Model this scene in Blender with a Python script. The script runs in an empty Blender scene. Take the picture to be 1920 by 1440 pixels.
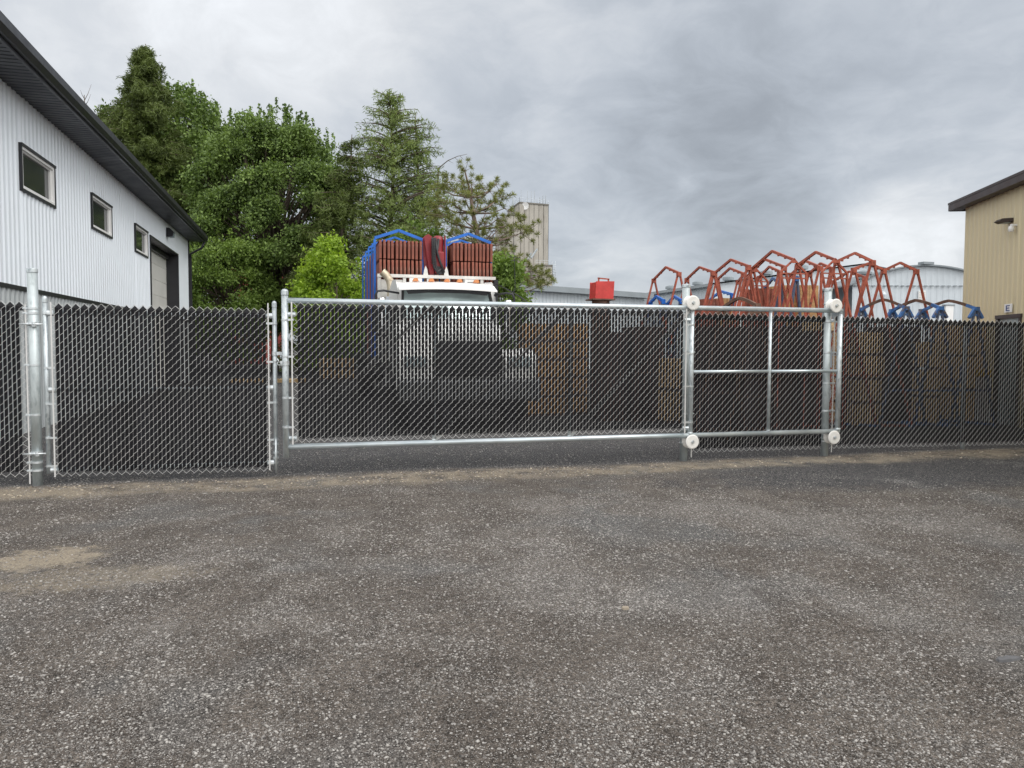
import bpy, math, random
import numpy as np
from mathutils import Vector, Matrix
rnd = random.Random(7)
NR = np.random.RandomState(11)
S = bpy.context.scene
COL = S.collection
R = math.radians

# ------------------------------------------------------------------ camera
F = 1442.0
YAW, PIT, ROLL = R(14.9), R(2.9), R(0.25)
fw = Vector((math.sin(YAW)*math.cos(PIT), math.cos(YAW)*math.cos(PIT), -math.sin(PIT)))
r0 = Vector((math.cos(YAW), -math.sin(YAW), 0)); u0 = r0.cross(fw)
rt = r0*math.cos(ROLL) + u0*math.sin(ROLL); up = rt.cross(fw)
CAM = Vector((0, 0, 1.5))
cd = bpy.data.cameras.new('camera'); cam = bpy.data.objects.new('camera', cd); COL.objects.link(cam)
cd.sensor_width = 36; cd.lens = 36*F/1920; cd.clip_start = .05; cd.clip_end = 3000
cam.matrix_world = Matrix(((rt.x, up.x, -fw.x, CAM.x), (rt.y, up.y, -fw.y, CAM.y), (rt.z, up.z, -fw.z, CAM.z), (0, 0, 0, 1)))
S.camera = cam

def ray(px, py): return fw*F + rt*(px-960) - up*(py-720)
def on(px, py, ax, v):
    d = ray(px, py); return CAM + d*((v-CAM[ax])/d[ax])
def at(px, py, Z):
    return CAM + ray(px, py)*(Z/F)

# ------------------------------------------------------------------ node helper
class G:
    def __init__(s, nt): s.nt = nt; s.n = nt.nodes; s.l = nt.links
    def new(s, t, **k):
        n = s.n.new(t)
        for a, b in k.items(): setattr(n, a, b)
        return n
    def put(s, sock, v):
        if v is None: return
        if isinstance(v, bpy.types.NodeSocket): s.l.new(v, sock)
        elif isinstance(v, (tuple, list, Vector)):
            v = tuple(v)
            sock.default_value = v + (1,) if (len(v) == 3 and sock.type == 'RGBA') else v
        else: sock.default_value = v
    def m(s, op, a, b=None, c=None, clamp=False):
        n = s.new('ShaderNodeMath', operation=op, use_clamp=clamp)
        s.put(n.inputs[0], a); s.put(n.inputs[1], b); s.put(n.inputs[2], c); return n.outputs[0]
    def vm(s, op, a, b=None, out=0):
        n = s.new('ShaderNodeVectorMath', operation=op); s.put(n.inputs[0], a); s.put(n.inputs[1], b); return n.outputs[out]
    def dot(s, a, b): return s.vm('DOT_PRODUCT', a, b, 'Value')
    def mix(s, f, a, b, mode='MIX'):
        n = s.new('ShaderNodeMix', data_type='RGBA', blend_type=mode); s.put(n.inputs[0], f); s.put(n.inputs[6], a); s.put(n.inputs[7], b); return n.outputs[2]
    def noise(s, vec, scale, detail=3, rough=.55, dist=0, out=0):
        n = s.new('ShaderNodeTexNoise'); s.put(n.inputs['Vector'], vec); n.inputs['Scale'].default_value = scale
        n.inputs['Detail'].default_value = detail; n.inputs['Roughness'].default_value = rough; n.inputs['Distortion'].default_value = dist
        return n.outputs[out]
    def vor(s, vec, scale, out='Color', feature='F1', rand=1):
        n = s.new('ShaderNodeTexVoronoi', feature=feature); s.put(n.inputs['Vector'], vec); n.inputs['Scale'].default_value = scale
        n.inputs['Randomness'].default_value = rand; return n.outputs[out]
    def sm(s, v, a, b, lo=0, hi=1):
        n = s.new('ShaderNodeMapRange', interpolation_type='SMOOTHSTEP'); s.put(n.inputs[0], v)
        for i, q in enumerate((a, b, lo, hi)): n.inputs[i+1].default_value = q
        return n.outputs[0]
    def sep(s, v):
        n = s.new('ShaderNodeSeparateXYZ'); s.put(n.inputs[0], v); return n.outputs
    def comb(s, x, y, z):
        n = s.new('ShaderNodeCombineXYZ'); s.put(n.inputs[0], x); s.put(n.inputs[1], y); s.put(n.inputs[2], z); return n.outputs[0]
    def bump(s, h, strength, dist=.01):
        n = s.new('ShaderNodeBump'); n.inputs['Strength'].default_value = strength; n.inputs['Distance'].default_value = dist
        s.put(n.inputs['Height'], h); return n.outputs[0]

# ------------------------------------------------------------------ world: overcast sky
SUN_EL, SUN_AZ = R(48), R(142)      # azimuth clockwise from +Y
w = bpy.data.worlds.new('World'); S.world = w; w.use_nodes = True
g = G(w.node_tree); g.n.clear()
wo = g.new('ShaderNodeOutputWorld'); bg = g.new('ShaderNodeBackground'); bg2 = g.new('ShaderNodeBackground'); ad = g.new('ShaderNodeAddShader')
sky = g.new('ShaderNodeTexSky', sky_type='NISHITA'); sky.sun_disc = False; sky.sun_elevation = SUN_EL; sky.sun_rotation = SUN_AZ
g.l.new(sky.outputs[0], bg2.inputs[0]); bg2.inputs[1].default_value = .012
tc = g.new('ShaderNodeTexCoord').outputs['Generated']
d = g.vm('NORMALIZE', tc)
sx, sy, sz = g.sep(d)
el = g.m('MAXIMUM', sz, 0.0)
inv = g.m('DIVIDE', 1.0, g.m('ADD', el, .34))
pl = g.comb(g.m('MULTIPLY', sx, inv), g.m('MULTIPLY', sy, inv), 0.0)
warp = g.vm('ADD', pl, g.vm('SCALE', g.noise(pl, 1.3, 3, out=1), None))
warp.node.inputs[1].links[0].from_node.inputs['Scale'].default_value = .35
n1 = g.noise(warp, 1.15, 7, .56, .15)
n2 = g.noise(warp, 3.4, 8, .6, .5)
nn = g.m('ADD', g.m('MULTIPLY', n1, .52), g.m('MULTIPLY', n2, .48))
cl = g.sm(nn, .37, .63, -1, 1)
LOBES = [(250, 30, .19, .26), (560, 20, .15, .15), (60, 200, .06, .22), (1000, 40, .10, .25), (1330, 310, -.10, .18), (1500, 270, -.06, .2), (1180, 230, -.03, .2), (1750, 30, .11, .25),
         (1460, 470, .09, .06), (1700, 445, .25, .07), (1600, 480, .13, .045), (1780, 500, .12, .06), (1640, 415, .10, .03), (1215, 515, .12, .06), (1110, 500, .06, .05), (1290, 345, .10, .014), (1400, 420, -.05, .07)]
tot = None
for (px, py, a, wd) in LOBES:
    v = ray(px, py).normalized()
    e = g.m('MULTIPLY', g.m('EXPONENT', g.m('MULTIPLY', g.m('SUBTRACT', g.dot(d, v), 1.0), 2/(wd*wd))), a)
    tot = e if tot is None else g.m('ADD', tot, e)
base = g.m('ADD', g.m('ADD', tot, .515), g.m('MULTIPLY', cl, .075))
edge = g.noise(warp, 9, 6, .6, .4)
base = g.m('MULTIPLY', base, g.sm(edge, .3, .7, .95, 1.05))
base = g.m('MAXIMUM', base, .12)
fh = Vector((math.sin(YAW), math.cos(YAW), .12)).normalized()
gain = g.sm(g.dot(d, fh), .25, .72, 3.0, 1.0)  # sky outside the view raised, as added light on walls and ground
tint = g.mix(g.sm(base, .45, .80), (.925, 1.0, 1.10), (.975, 1.0, 1.03))
tint = g.mix(g.sm(gain, 1.0, 2.0), tint, (1.0, .995, .98))
c = g.vm('SCALE', tint, None); c.node.inputs['Scale'].default_value = 1; g.l.new(g.m('MULTIPLY', base, gain), c.node.inputs['Scale'])
low = g.sm(sz, -.03, 0.0)
c2 = g.mix(low, (.10, .10, .10), c)
g.l.new(c2, bg.inputs[0]); bg.inputs[1].default_value = 1.0
g.l.new(bg.outputs[0], ad.inputs[0]); g.l.new(bg2.outputs[0], ad.inputs[1]); g.l.new(ad.outputs[0], wo.inputs[0])

sl = bpy.data.lights.new('sun', 'SUN'); sl.energy = 1.5; sl.angle = R(32); sl.color = (1, .965, .92)
so = bpy.data.objects.new('sun', sl); COL.objects.link(so)
sd = Vector((math.sin(SUN_AZ)*math.cos(SUN_EL), math.cos(SUN_AZ)*math.cos(SUN_EL), math.sin(SUN_EL)))
so.rotation_euler = (-sd).to_track_quat('-Z', 'Y').to_euler()
S.view_settings.view_transform = 'Standard'; S.view_settings.look = 'None'; S.view_settings.exposure = 0; S.view_settings.gamma = 1
S.render.engine = 'CYCLES'
S.cycles.max_bounces = 6; S.cycles.transparent_max_bounces = 8

# ------------------------------------------------------------------ materials
def pmat(name, col, rough=.6, metal=0, var=.15, vs=6, bump=0, bs=60, col2=None, f2=(.5, .7), s2=None, island=0, spec=.5, stretch=(1, 1, 1)):
    m = bpy.data.materials.new(name); m.use_nodes = True; g = G(m.node_tree); p = m.node_tree.nodes['Principled BSDF']
    co = g.new('ShaderNodeTexCoord').outputs['Object']
    co = g.vm('MULTIPLY', co, stretch)
    n = g.noise(co, vs, 5, .6)
    c = g.mix(g.sm(n, .3, .7), tuple(x*(1-var) for x in col), tuple(min(1, x*(1+var)) for x in col))
    if col2:
        c = g.mix(g.sm(g.noise(co, s2 or vs*2.3, 6, .65), f2[0], f2[1]), c, col2)
    if island:
        ri = g.new('ShaderNodeNewGeometry').outputs['Random Per Island']
        c = g.vm('SCALE', c, None); g.l.new(g.m('ADD', 1-island, g.m('MULTIPLY', ri, 2*island)), c.node.inputs['Scale'])
    g.put(p.inputs['Base Color'], c); p.inputs['Roughness'].default_value = rough; p.inputs['Metallic'].default_value = metal
    g.put(p.inputs['Roughness'], g.sm(n, .2, .8, max(0, rough-.1), min(1, rough+.1)))
    p.inputs['Specular IOR Level'].default_value = spec
    if bump: g.put(p.inputs['Normal'], g.bump(g.noise(co, bs, 4, .6), bump, .01))
    return m

def leafmat(name, a, b, tr=.3, hue=None):
    m = bpy.data.materials.new(name); m.use_nodes = True; g = G(m.node_tree); p = m.node_tree.nodes['Principled BSDF']; out = m.node_tree.nodes['Material Output']
    ri = g.new('ShaderNodeNewGeometry').outputs['Random Per Island']
    co = g.new('ShaderNodeTexCoord').outputs['Object']
    f = g.m('ADD', g.m('MULTIPLY', ri, .65), g.m('MULTIPLY', g.sm(g.noise(co, .7, 3), .3, .7), .35))
    c = g.mix(f, a, b)
    g.put(p.inputs['Base Color'], c); p.inputs['Roughness'].default_value = .55; p.inputs['Specular IOR Level'].default_value = .35
    t = g.new('ShaderNodeBsdfTranslucent'); g.put(t.inputs[0], g.vm('MULTIPLY', c, (1.15, 1.2, .6)))
    mx = g.new('ShaderNodeMixShader'); mx.inputs[0].default_value = tr
    g.l.new(p.outputs[0], mx.inputs[1]); g.l.new(t.outputs[0], mx.inputs[2]); g.l.new(mx.outputs[0], out.inputs[0])
    return m

M = {}
M['galv'] = pmat('galvanised_steel', (.56, .61, .63), .42, .5, .16, 14, .08, 90, col2=(.36, .41, .44), f2=(.5, .66), s2=24, stretch=(1, 1, .5))
M['galvwire'] = pmat('galvanised_wire', (.62, .62, .61), .45, .2, .06, 9)
M['galvdull'] = pmat('weathered_galvanised_pipe', (.48, .53, .54), .5, .45, .2, 7, .1, 60, col2=(.33, .38, .39), f2=(.5, .72), stretch=(1, 1, .35))
M['band'] = pmat('pressed_steel_band', (.62, .66, .68), .35, .6, .1, 20)
M['slat'] = pmat('black_plastic_slat', (.008, .008, .010), .65, 0, .25, 3, island=.3, spec=.18)
M['lock'] = pmat('black_plastic_top_lock', (.014, .014, .017), .45, 0, .2, 3, spec=.35)
M['nylon'] = pmat('white_nylon', (.78, .77, .74), .4, 0, .06, 12, col2=(.50, .48, .43), f2=(.55, .8), s2=18)
M['siding'] = pmat('white_metal_siding', (.74, .79, .84), .42, 0, .02, 1.2, col2=(.68, .73, .78), f2=(.5, .8), s2=.6)
M['sidinggrey'] = pmat('grey_metal_siding', (.42, .45, .46), .45, .2, .05, 2)
M['black'] = pmat('black_metal_trim', (.018, .018, .022), .42, 0, .15, 4)
M['soffit'] = pmat('dark_soffit_boards', (.035, .037, .045), .5, 0, .12, 2)
M['white'] = pmat('white_paint', (.78, .78, .77), .35, 0, .03, 3, col2=(.62, .6, .57), f2=(.6, .9))
M['whitedirty'] = pmat('dirty_white_paint', (.66, .65, .62), .45, 0, .08, 4, col2=(.42, .38, .33), f2=(.58, .8))
M['glass'] = pmat('dark_window_glass', (.03, .035, .035), .03, 0, 0, 1, spec=1.0)
M['windscreen'] = pmat('windscreen_glass', (.50, .60, .60), .08, .45, .2, 1.5, spec=.9)
M['rubber'] = pmat('rubber', (.02, .02, .02), .8, 0, .2, 6)
M['chrome'] = pmat('chrome', (.75, .76, .78), .12, 1, .04, 5)
M['darksteel'] = pmat('dark_steel', (.05, .05, .055), .5, .3, .2, 8)
M['stack'] = pmat('heat_yellowed_steel', (.55, .48, .36), .35, .3, .15, 5, col2=(.35, .27, .18), f2=(.5, .75))
M['bumpergrey'] = pmat('dull_bumper_steel', (.20, .21, .22), .4, .3, .15, 5)
M['steelgrey'] = pmat('scuffed_blue_grey_steel', (.10, .13, .20), .5, .1, .2, 7, col2=(.06, .09, .22), f2=(.5, .6), s2=8)
M['darkpanel'] = pmat('dark_brown_panel', (.060, .030, .026), .7, 0, .3, 4, .2, 60, col2=(.11, .06, .04), f2=(.56, .78), s2=9, stretch=(2, 2, .5))
M['amber'] = pmat('amber_lens', (.62, .24, .09), .25, 0, .05, 5)
M['blue'] = pmat('blue_painted_steel', (.012, .14, .56), .42, 0, .15, 5, col2=(.03, .07, .2), f2=(.6, .75))
M['blueworn'] = pmat('worn_blue_painted_steel', (.05, .15, .38), .5, 0, .2, 6, col2=(.12, .10, .10), f2=(.5, .62), s2=9)
M['redsteel'] = pmat('red_oxide_painted_steel', (.34, .085, .052), .5, 0, .25, 6, col2=(.16, .06, .045), f2=(.55, .72), s2=10, island=.12)
M['rust'] = pmat('rusty_brown_steel', (.12, .065, .045), .75, 0, .3, 8, .2, 50, col2=(.22, .12, .08), f2=(.5, .7))
M['panelbrown'] = pmat('rust_brown_panel_frame', (.24, .072, .045), .65, 0, .3, 4, .2, 60, col2=(.34, .20, .15), f2=(.56, .78), s2=9, stretch=(2, 2, .5))
M['ply'] = pmat('plywood', (.46, .27, .12), .7, 0, .18, 3, .1, 40, col2=(.30, .16, .07), f2=(.5, .75), stretch=(1, 1, 3))
M['lumber'] = pmat('pale_lumber', (.55, .38, .20), .75, 0, .2, 5, .1, 40, col2=(.36, .22, .12), f2=(.5, .75), island=.2, stretch=(1, 1, 6))
M['crane'] = pmat('red_crane_paint', (.25, .020, .026), .38, 0, .15, 5, col2=(.14, .02, .02), f2=(.6, .8))
M['redbox'] = pmat('faded_red_paint', (.56, .055, .05), .45, 0, .12, 5, col2=(.30, .07, .04), f2=(.6, .75), s2=8)
M['tan'] = pmat('tan_metal_siding', (.60, .525, .35), .5, 0, .035, 1.5, col2=(.58, .49, .30), f2=(.55, .85), s2=1.2, stretch=(1, 1, .3))
M['brown'] = pmat('dark_brown_trim', (.05, .036, .036), .5, 0, .1, 4)
M['concrete'] = pmat('weathered_concrete', (.37, .35, .31), .85, 0, .14, .5, .2, 6, col2=(.24, .22, .19), f2=(.5, .75), s2=.8, stretch=(1, 1, .25))
M['concretedark'] = pmat('concrete_joint', (.17, .16, .14), .9, 0, .2, 1)
M['paleglass'] = pmat('pale_blue_window', (.30, .36, .38), .3, 0, .25, 1.5)
M['palewall'] = pmat('pale_metal_siding', (.56, .61, .65), .5, 0, .04, .7, col2=(.49, .54, .58), f2=(.5, .8), s2=.5)
M['greyroof'] = pmat('grey_metal_roof', (.23, .26, .28), .5, 0, .08, 1)
M['vent'] = pmat('pale_grey_metal', (.30, .36, .42), .5, 0, .08, 1)
M['paleroof'] = pmat('pale_grey_roof', (.30, .33, .35), .6, 0, .08, .6)
M['cream'] = pmat('cream_roller_door', (.66, .65, .62), .5, 0, .04, 2)
M['hose'] = pmat('black_hose', (.025, .025, .028), .45, 0, .2, 20)
M['bark'] = pmat('grey_brown_bark', (.11, .085, .065), .9, 0, .3, 4, .5, 12, stretch=(3, 3, .6))
M['barkpine'] = pmat('pinkish_pine_bark', (.20, .15, .12), .9, 0, .3, 4, .5, 12, stretch=(3, 3, .6))
M['redhouse'] = pmat('faded_red_wall', (.30, .06, .05), .8, 0, .15, 1)
M['signblue'] = pmat('blue_sign_letter', (.03, .06, .22), .5, 0, .05, 3)
M['yellow'] = pmat('yellow_paint', (.55, .36, .03), .5, 0, .15, 3)
M['leafbroad'] = leafmat('broad_green_leaves', (.024, .052, .011), (.25, .36, .095), .24)
M['leafbush'] = leafmat('fresh_green_leaves', (.06, .11, .020), (.26, .37, .085), .32)
M['leaflime'] = leafmat('yellow_green_leaves', (.15, .26, .022), (.36, .50, .055), .35)
M['larch'] = leafmat('olive_larch_needles', (.042, .064, .013), (.16, .21, .055), .2)
M['larchlight'] = leafmat('light_larch_needles', (.085, .125, .033), (.30, .38, .13), .3)
M['pineneedle'] = leafmat('yellowish_pine_needles', (.08, .095, .025), (.30, .32, .10), .25)

# ------------------------------------------------------------------ mesh builder
def tag(o, label=None, cat=None, group=None, kind=None):
    if label: o['label'] = label
    if cat: o['category'] = cat
    if group: o['group'] = group
    if kind: o['kind'] = kind
    return o

class MB:
    def __init__(s): s.v = []; s.f = []; s.sm = []
    def add(s, vs, fs, smooth=False):
        b = len(s.v); s.v += [tuple(q) for q in vs]; s.f += [tuple(b+i for i in q) for q in fs]; s.sm += [smooth]*len(fs); return s
    def b2(s, a, b):
        x0, y0, z0 = [min(p, q) for p, q in zip(a, b)]; x1, y1, z1 = [max(p, q) for p, q in zip(a, b)]
        return s.add([(x0, y0, z0), (x1, y0, z0), (x1, y1, z0), (x0, y1, z0), (x0, y0, z1), (x1, y0, z1), (x1, y1, z1), (x0, y1, z1)],
                     [(0, 3, 2, 1), (4, 5, 6, 7), (0, 1, 5, 4), (1, 2, 6, 5), (2, 3, 7, 6), (3, 0, 4, 7)])
    def box(s, c, sz): return s.b2([c[i]-sz[i]/2 for i in range(3)], [c[i]+sz[i]/2 for i in range(3)])
    def bar(s, p, q, w, h=None, upv=(0, 0, 1)):
        p = Vector(p); q = Vector(q); d = (q-p).normalized(); h = h or w; u = Vector(upv)
        if abs(d.dot(u)) > .95: u = Vector((0, 1, 0)) if abs(d.y) < .9 else Vector((1, 0, 0))
        a = d.cross(u).normalized(); b = a.cross(d)
        vs = [e + a*(i*w/2) + b*(j*h/2) for e in (p, q) for i, j in ((-1, -1), (1, -1), (1, 1), (-1, 1))]
        return s.add(vs, [(3, 2, 1, 0), (4, 5, 6, 7), (0, 1, 5, 4), (1, 2, 6, 5), (2, 3, 7, 6), (3, 0, 4, 7)])
    def path(s, pts, r, n=10, caps=True, smooth=True):
        pts = [Vector(p) for p in pts]; k = len(pts); rr = r if isinstance(r, (list, tuple)) else [r]*k
        vs = []; pa = None
        for i, p in enumerate(pts):
            d = ((pts[min(i+1, k-1)]-p).normalized() + (p-pts[max(i-1, 0)]).normalized())
            d = d.normalized() if d.length > 1e-6 else Vector((0, 0, 1))
            if pa is None: pa = d.orthogonal().normalized()
            a = (pa - d*pa.dot(d)).normalized(); pa = a; b = d.cross(a)
            vs += [p + (a*math.cos(2*math.pi*j/n) + b*math.sin(2*math.pi*j/n))*rr[i] for j in range(n)]
        fs = [(i*n+j, i*n+(j+1) % n, (i+1)*n+(j+1) % n, (i+1)*n+j) for i in range(k-1) for j in range(n)]
        s.add(vs, fs, smooth)
        if caps:
            b = len(s.v)-len(vs)
            s.f += [tuple(b+j for j in reversed(range(n))), tuple(b+(k-1)*n+j for j in range(n))]; s.sm += [False, False]
        return s
    def tube(s, p, q, r, n=12): return s.path([p, q], r, n)
    def lathe(s, c, ax, prof, n=24):
        c = Vector(c); ax = Vector(ax).normalized(); a = ax.orthogonal().normalized(); b = ax.cross(a)
        # duplicate rings give crisp edges
        for i in range(len(prof)-1):
            (t0, r_0), (t1, r_1) = prof[i], prof[i+1]
            vs = [c + ax*t + (a*math.cos(2*math.pi*j/n)+b*math.sin(2*math.pi*j/n))*max(rr, 1e-4) for t, rr in ((t0, r_0), (t1, r_1)) for j in range(n)]
            s.add(vs, [(j, (j+1) % n, n+(j+1) % n, n+j) for j in range(n)], True)
        return s
    def ext(s, pts, vec, smooth=False):
        pts = [Vector(p) for p in pts]; vec = Vector(vec); n = len(pts)
        return s.add(pts + [p+vec for p in pts], [tuple(range(n)), tuple(reversed(range(n, 2*n)))] + [(i, n+i, n+(i+1) % n, (i+1) % n)[::-1] for i in range(n)])
    def build(s, name, mat, parent=None, bevel=0, loc=None):
        me = bpy.data.meshes.new(name)
        o = bpy.data.objects.new(name, me); COL.objects.link(o)
        off = Vector((0, 0, 0)); q = parent
        while q is not None: off += q.location; q = q.parent
        if parent is None:
            if loc is None:
                a = np.array(s.v); loc = ((a[:, 0].min()+a[:, 0].max())/2, (a[:, 1].min()+a[:, 1].max())/2, a[:, 2].min())
            off = Vector(loc); o.location = off
        me.from_pydata([(x-off.x, y-off.y, z-off.z) for x, y, z in s.v], [], s.f)
        me.polygons.foreach_set('use_smooth', s.sm); me.materials.append(M[mat] if isinstance(mat, str) else mat)
        me.update()
        if parent is not None: o.parent = parent
        if bevel:
            b = o.modifiers.new('bevel', 'BEVEL'); b.width = bevel; b.segments = 2; b.limit_method = 'ANGLE'
        return o

def npmesh(name, V, Fc, mat, parent=None, loc=None, smooth=False):
    me = bpy.data.meshes.new(name); o = bpy.data.objects.new(name, me); COL.objects.link(o)
    off = np.zeros(3); q = parent
    while q is not None: off = off + np.array(q.location); q = q.parent
    if parent is None and loc is not None: off = np.array(loc, float); o.location = loc
    V = np.asarray(V, float)-off; Fc = np.asarray(Fc, np.int32); n, k = Fc.shape
    me.vertices.add(len(V)); me.vertices.foreach_set('co', V.astype(np.float32).ravel())
    me.loops.add(n*k); me.loops.foreach_set('vertex_index', Fc.ravel())
    me.polygons.add(n); me.polygons.foreach_set('loop_start', np.arange(0, n*k, k, dtype=np.int32)); me.polygons.foreach_set('loop_total', np.full(n, k, np.int32))
    if smooth: me.polygons.foreach_set('use_smooth', np.ones(n, bool))
    me.update(calc_edges=True); me.validate(); me.materials.append(M[mat] if isinstance(mat, str) else mat)
    if parent is not None: o.parent = parent
    return o

def thing(name, loc, label, cat, group=None):
    o = bpy.data.objects.new(name, None); COL.objects.link(o); o.location = loc; o.empty_display_size = .2
    return tag(o, label, cat, group)

def copy_tree(o, parent=None):
    c = o.copy(); COL.objects.link(c)
    if parent is not None: c.parent = parent
    for ch in list(o.children): copy_tree(ch, c)
    return c

# ------------------------------------------------------------------ ground
def ground_material():
    m = bpy.data.materials.new('gravel_yard'); m.use_nodes = True; g = G(m.node_tree); p = m.node_tree.nodes['Principled BSDF']
    P = g.new('ShaderNodeNewGeometry').outputs['Position']; x, y, z = g.sep(P)
    n_lo = g.noise(P, .55, 5, .6, .3); n_mid = g.noise(P, 2.2, 6, .65, .2); n_hi = g.noise(P, 34, 7, .75); n_vhi = g.noise(P, 110, 3, .7)
    c = g.mix(g.sm(n_mid, .3, .7), (.058, .049, .042), (.100, .086, .074))
    # blue-grey asphalt millings patches
    c = g.mix(g.sm(n_lo, .5, .66), c, (.082, .081, .080))
    # dark fresh millings to the right by the fence and behind the gate
    dx = g.m('DIVIDE', g.m('SUBTRACT', x, 7.2), 3.4); dy = g.m('DIVIDE', g.m('SUBTRACT', y, 7.6), 1.0)
    rr = g.m('ADD', g.m('MULTIPLY', dx, dx), g.m('MULTIPLY', dy, dy)); rr = g.m('ADD', rr, g.m('MULTIPLY', g.m('SUBTRACT', n_mid, .5), 1.6))
    c = g.mix(g.sm(rr, 1.3, .4), c, (.040, .040, .043))
    c = g.mix(g.sm(g.m('ADD', y, g.m('MULTIPLY', n_mid, .5)), 9.2, 9.45), c, (.050, .050, .053))
    # grain
    c = g.vm('SCALE', c, None); g.l.new(g.sm(n_hi, .3, .7, .42, 1.65), c.node.inputs['Scale'])
    c = g.vm('SCALE', c, None); g.l.new(g.sm(n_vhi, .3, .7, .3, 1.75), c.node.inputs['Scale'])
    # dusty pale trails
    tr = g.noise(g.vm('MULTIPLY', P, (1, .8, 1)), .9, 6, .62, .6)
    bias = 0.0
    for (ex_, ey_, rx_, ry_, am) in ((4.4, 5.6, 2.6, 1.0, .15), (1.0, 5.2, 1.6, .8, .10), (-.35, 4.2, .35, .25, .13), (3.1, 3.9, 1.5, .5, .12), (2.2, 7.0, 1.2, .5, .08), (.9, 3.0, .9, .3, .08), (5.8, 7.9, 2.6, .35, -.1)):
        a_ = g.m('DIVIDE', g.m('SUBTRACT', x, ex_), rx_); b_ = g.m('DIVIDE', g.m('SUBTRACT', y, ey_), ry_)
        bias = g.m('ADD', bias, g.m('MULTIPLY', g.m('EXPONENT', g.m('MULTIPLY', g.m('ADD', g.m('MULTIPLY', a_, a_), g.m('MULTIPLY', b_, b_)), -1.0)), am))
    dust = g.m('MULTIPLY', g.sm(g.m('ADD', tr, bias), .53, .72), g.sm(y, 9.1, 8.6))
    # pale chips: three sizes of cell, more of them where it is dusty
    for sc, thr, colr in ((230, .62, (.34, .32, .30)), (130, .70, (.42, .40, .38)), (80, .80, (.44, .42, .40)), (46, .93, (.42, .40, .38))):
        vc = g.vor(P, sc); vd = g.vor(P, sc, 'Distance')
        r, gg, b = g.sep(vc)
        t = g.m('SUBTRACT', thr, g.m('MULTIPLY', g.m('MULTIPLY', dust, .34), 1.0))
        on_ = g.m('MULTIPLY', g.m('GREATER_THAN', r, t), g.m('LESS_THAN', vd, g.m('ADD', .18, g.m('MULTIPLY', gg, .25))))
        cc = g.vm('SCALE', colr, None); g.l.new(g.m('ADD', .45, g.m('MULTIPLY', b, .75)), cc.node.inputs['Scale'])
        c = g.mix(on_, c, cc)
    c = g.mix(g.m('MULTIPLY', dust, .12), c, (.22, .215, .21))
    # sand: strip along the fence and a patch at the left
    k = g.m('ADD', g.m('ADD', y, g.m('MULTIPLY', g.m('SUBTRACT', g.noise(P, 1.6, 4), .5), .7)), g.m('MULTIPLY', x, -.012))
    s1 = g.m('MULTIPLY', g.sm(k, 8.1, 8.45), g.sm(k, 9.0, 8.75))
    s1 = g.m('MULTIPLY', s1, g.sm(g.m('ADD', g.noise(P, 3, 6, .7), g.sm(x, -1.5, -3, 0, .12)), .34, .62))
    ex = g.m('DIVIDE', g.m('SUBTRACT', x, -1.78), .42); ey = g.m('DIVIDE', g.m('SUBTRACT', y, 5.95), .34)
    q = g.m('ADD', g.m('ADD', g.m('MULTIPLY', ex, ex), g.m('MULTIPLY', ey, ey)), g.m('MULTIPLY', g.m('SUBTRACT', g.noise(P, 7, 8, .8), .5), 5.0))
    s2 = g.sm(q, 1.1, .2)
    ex = g.m('DIVIDE', g.m('SUBTRACT', x, -1.35), .75); ey = g.m('DIVIDE', g.m('SUBTRACT', y, 5.35), .3)
    q = g.m('ADD', g.m('ADD', g.m('MULTIPLY', ex, ex), g.m('MULTIPLY', ey, ey)), g.m('MULTIPLY', g.m('SUBTRACT', g.noise(P, 6, 8, .8), .5), 5.0))
    s3 = g.m('MULTIPLY', g.sm(q, 1.2, .1), .35)
    sand = g.mix(g.sm(g.noise(P, 60, 5, .7), .3, .7), (.21, .175, .13), (.43, .37, .28))
    c = g.mix(g.m('MULTIPLY', s1, .62), c, sand); c = g.mix(g.m('MULTIPLY', s2, .72), c, sand); c = g.mix(s3, c, sand)
    g.put(p.inputs['Base Color'], c); p.inputs['Roughness'].default_value = .95; p.inputs['Specular IOR Level'].default_value = .2
    h = g.m('ADD', g.m('MULTIPLY', n_hi, .8), g.m('MULTIPLY', g.m('SUBTRACT', 1, g.vor(P, 75, 'Distance')), .35)); h = g.m('ADD', h, g.m('MULTIPLY', n_vhi, .4))
    g.put(p.inputs['Normal'], g.bump(h, .8, .012))
    return m
M['ground'] = ground_material()
def gh(x, y):
    return (np.sin(x*1.7+y*.6)*.006 + np.sin(x*.9-y*2.1+1)*.006 + np.sin(x*4.1+2)*np.sin(y*3.7)*.003 + .016*np.exp(-((y-8.62-.03*np.sin(x*1.3))/.16)**2)*(1+.4*np.sin(x*5.1)+.3*np.sin(x*11.7)))
# one sheet to the horizon, finer near the yard
xs = np.unique(np.concatenate([np.linspace(-1500, -40, 12), np.linspace(-40, -8, 20), np.linspace(-8, 14, 180), np.linspace(14, 60, 24), np.linspace(60, 1500, 12)]))
ys = np.unique(np.concatenate([np.linspace(-1200, -20, 10), np.linspace(-20, 0, 10), np.linspace(0, 8, 60), np.linspace(8, 9.4, 50), np.linspace(9.4, 12, 20), np.linspace(12, 60, 30), np.linspace(60, 2000, 12)]))
X, Y = np.meshgrid(xs, ys); near = np.clip((10.5-np.abs(Y-4))/2, 0, 1)*np.clip((14-np.abs(X-3))/3, 0, 1)
Z = gh(X, Y)*near*1.0
V = np.stack([X, Y, Z], -1).reshape(-1, 3); nx, ny = len(xs), len(ys)
ii, jj = np.meshgrid(np.arange(nx-1), np.arange(ny-1)); b = (jj*nx+ii).ravel()
tag(npmesh('ground', V, np.stack([b, b+1, b+nx+1, b+nx], 1), 'ground', smooth=True), kind='structure')

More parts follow.
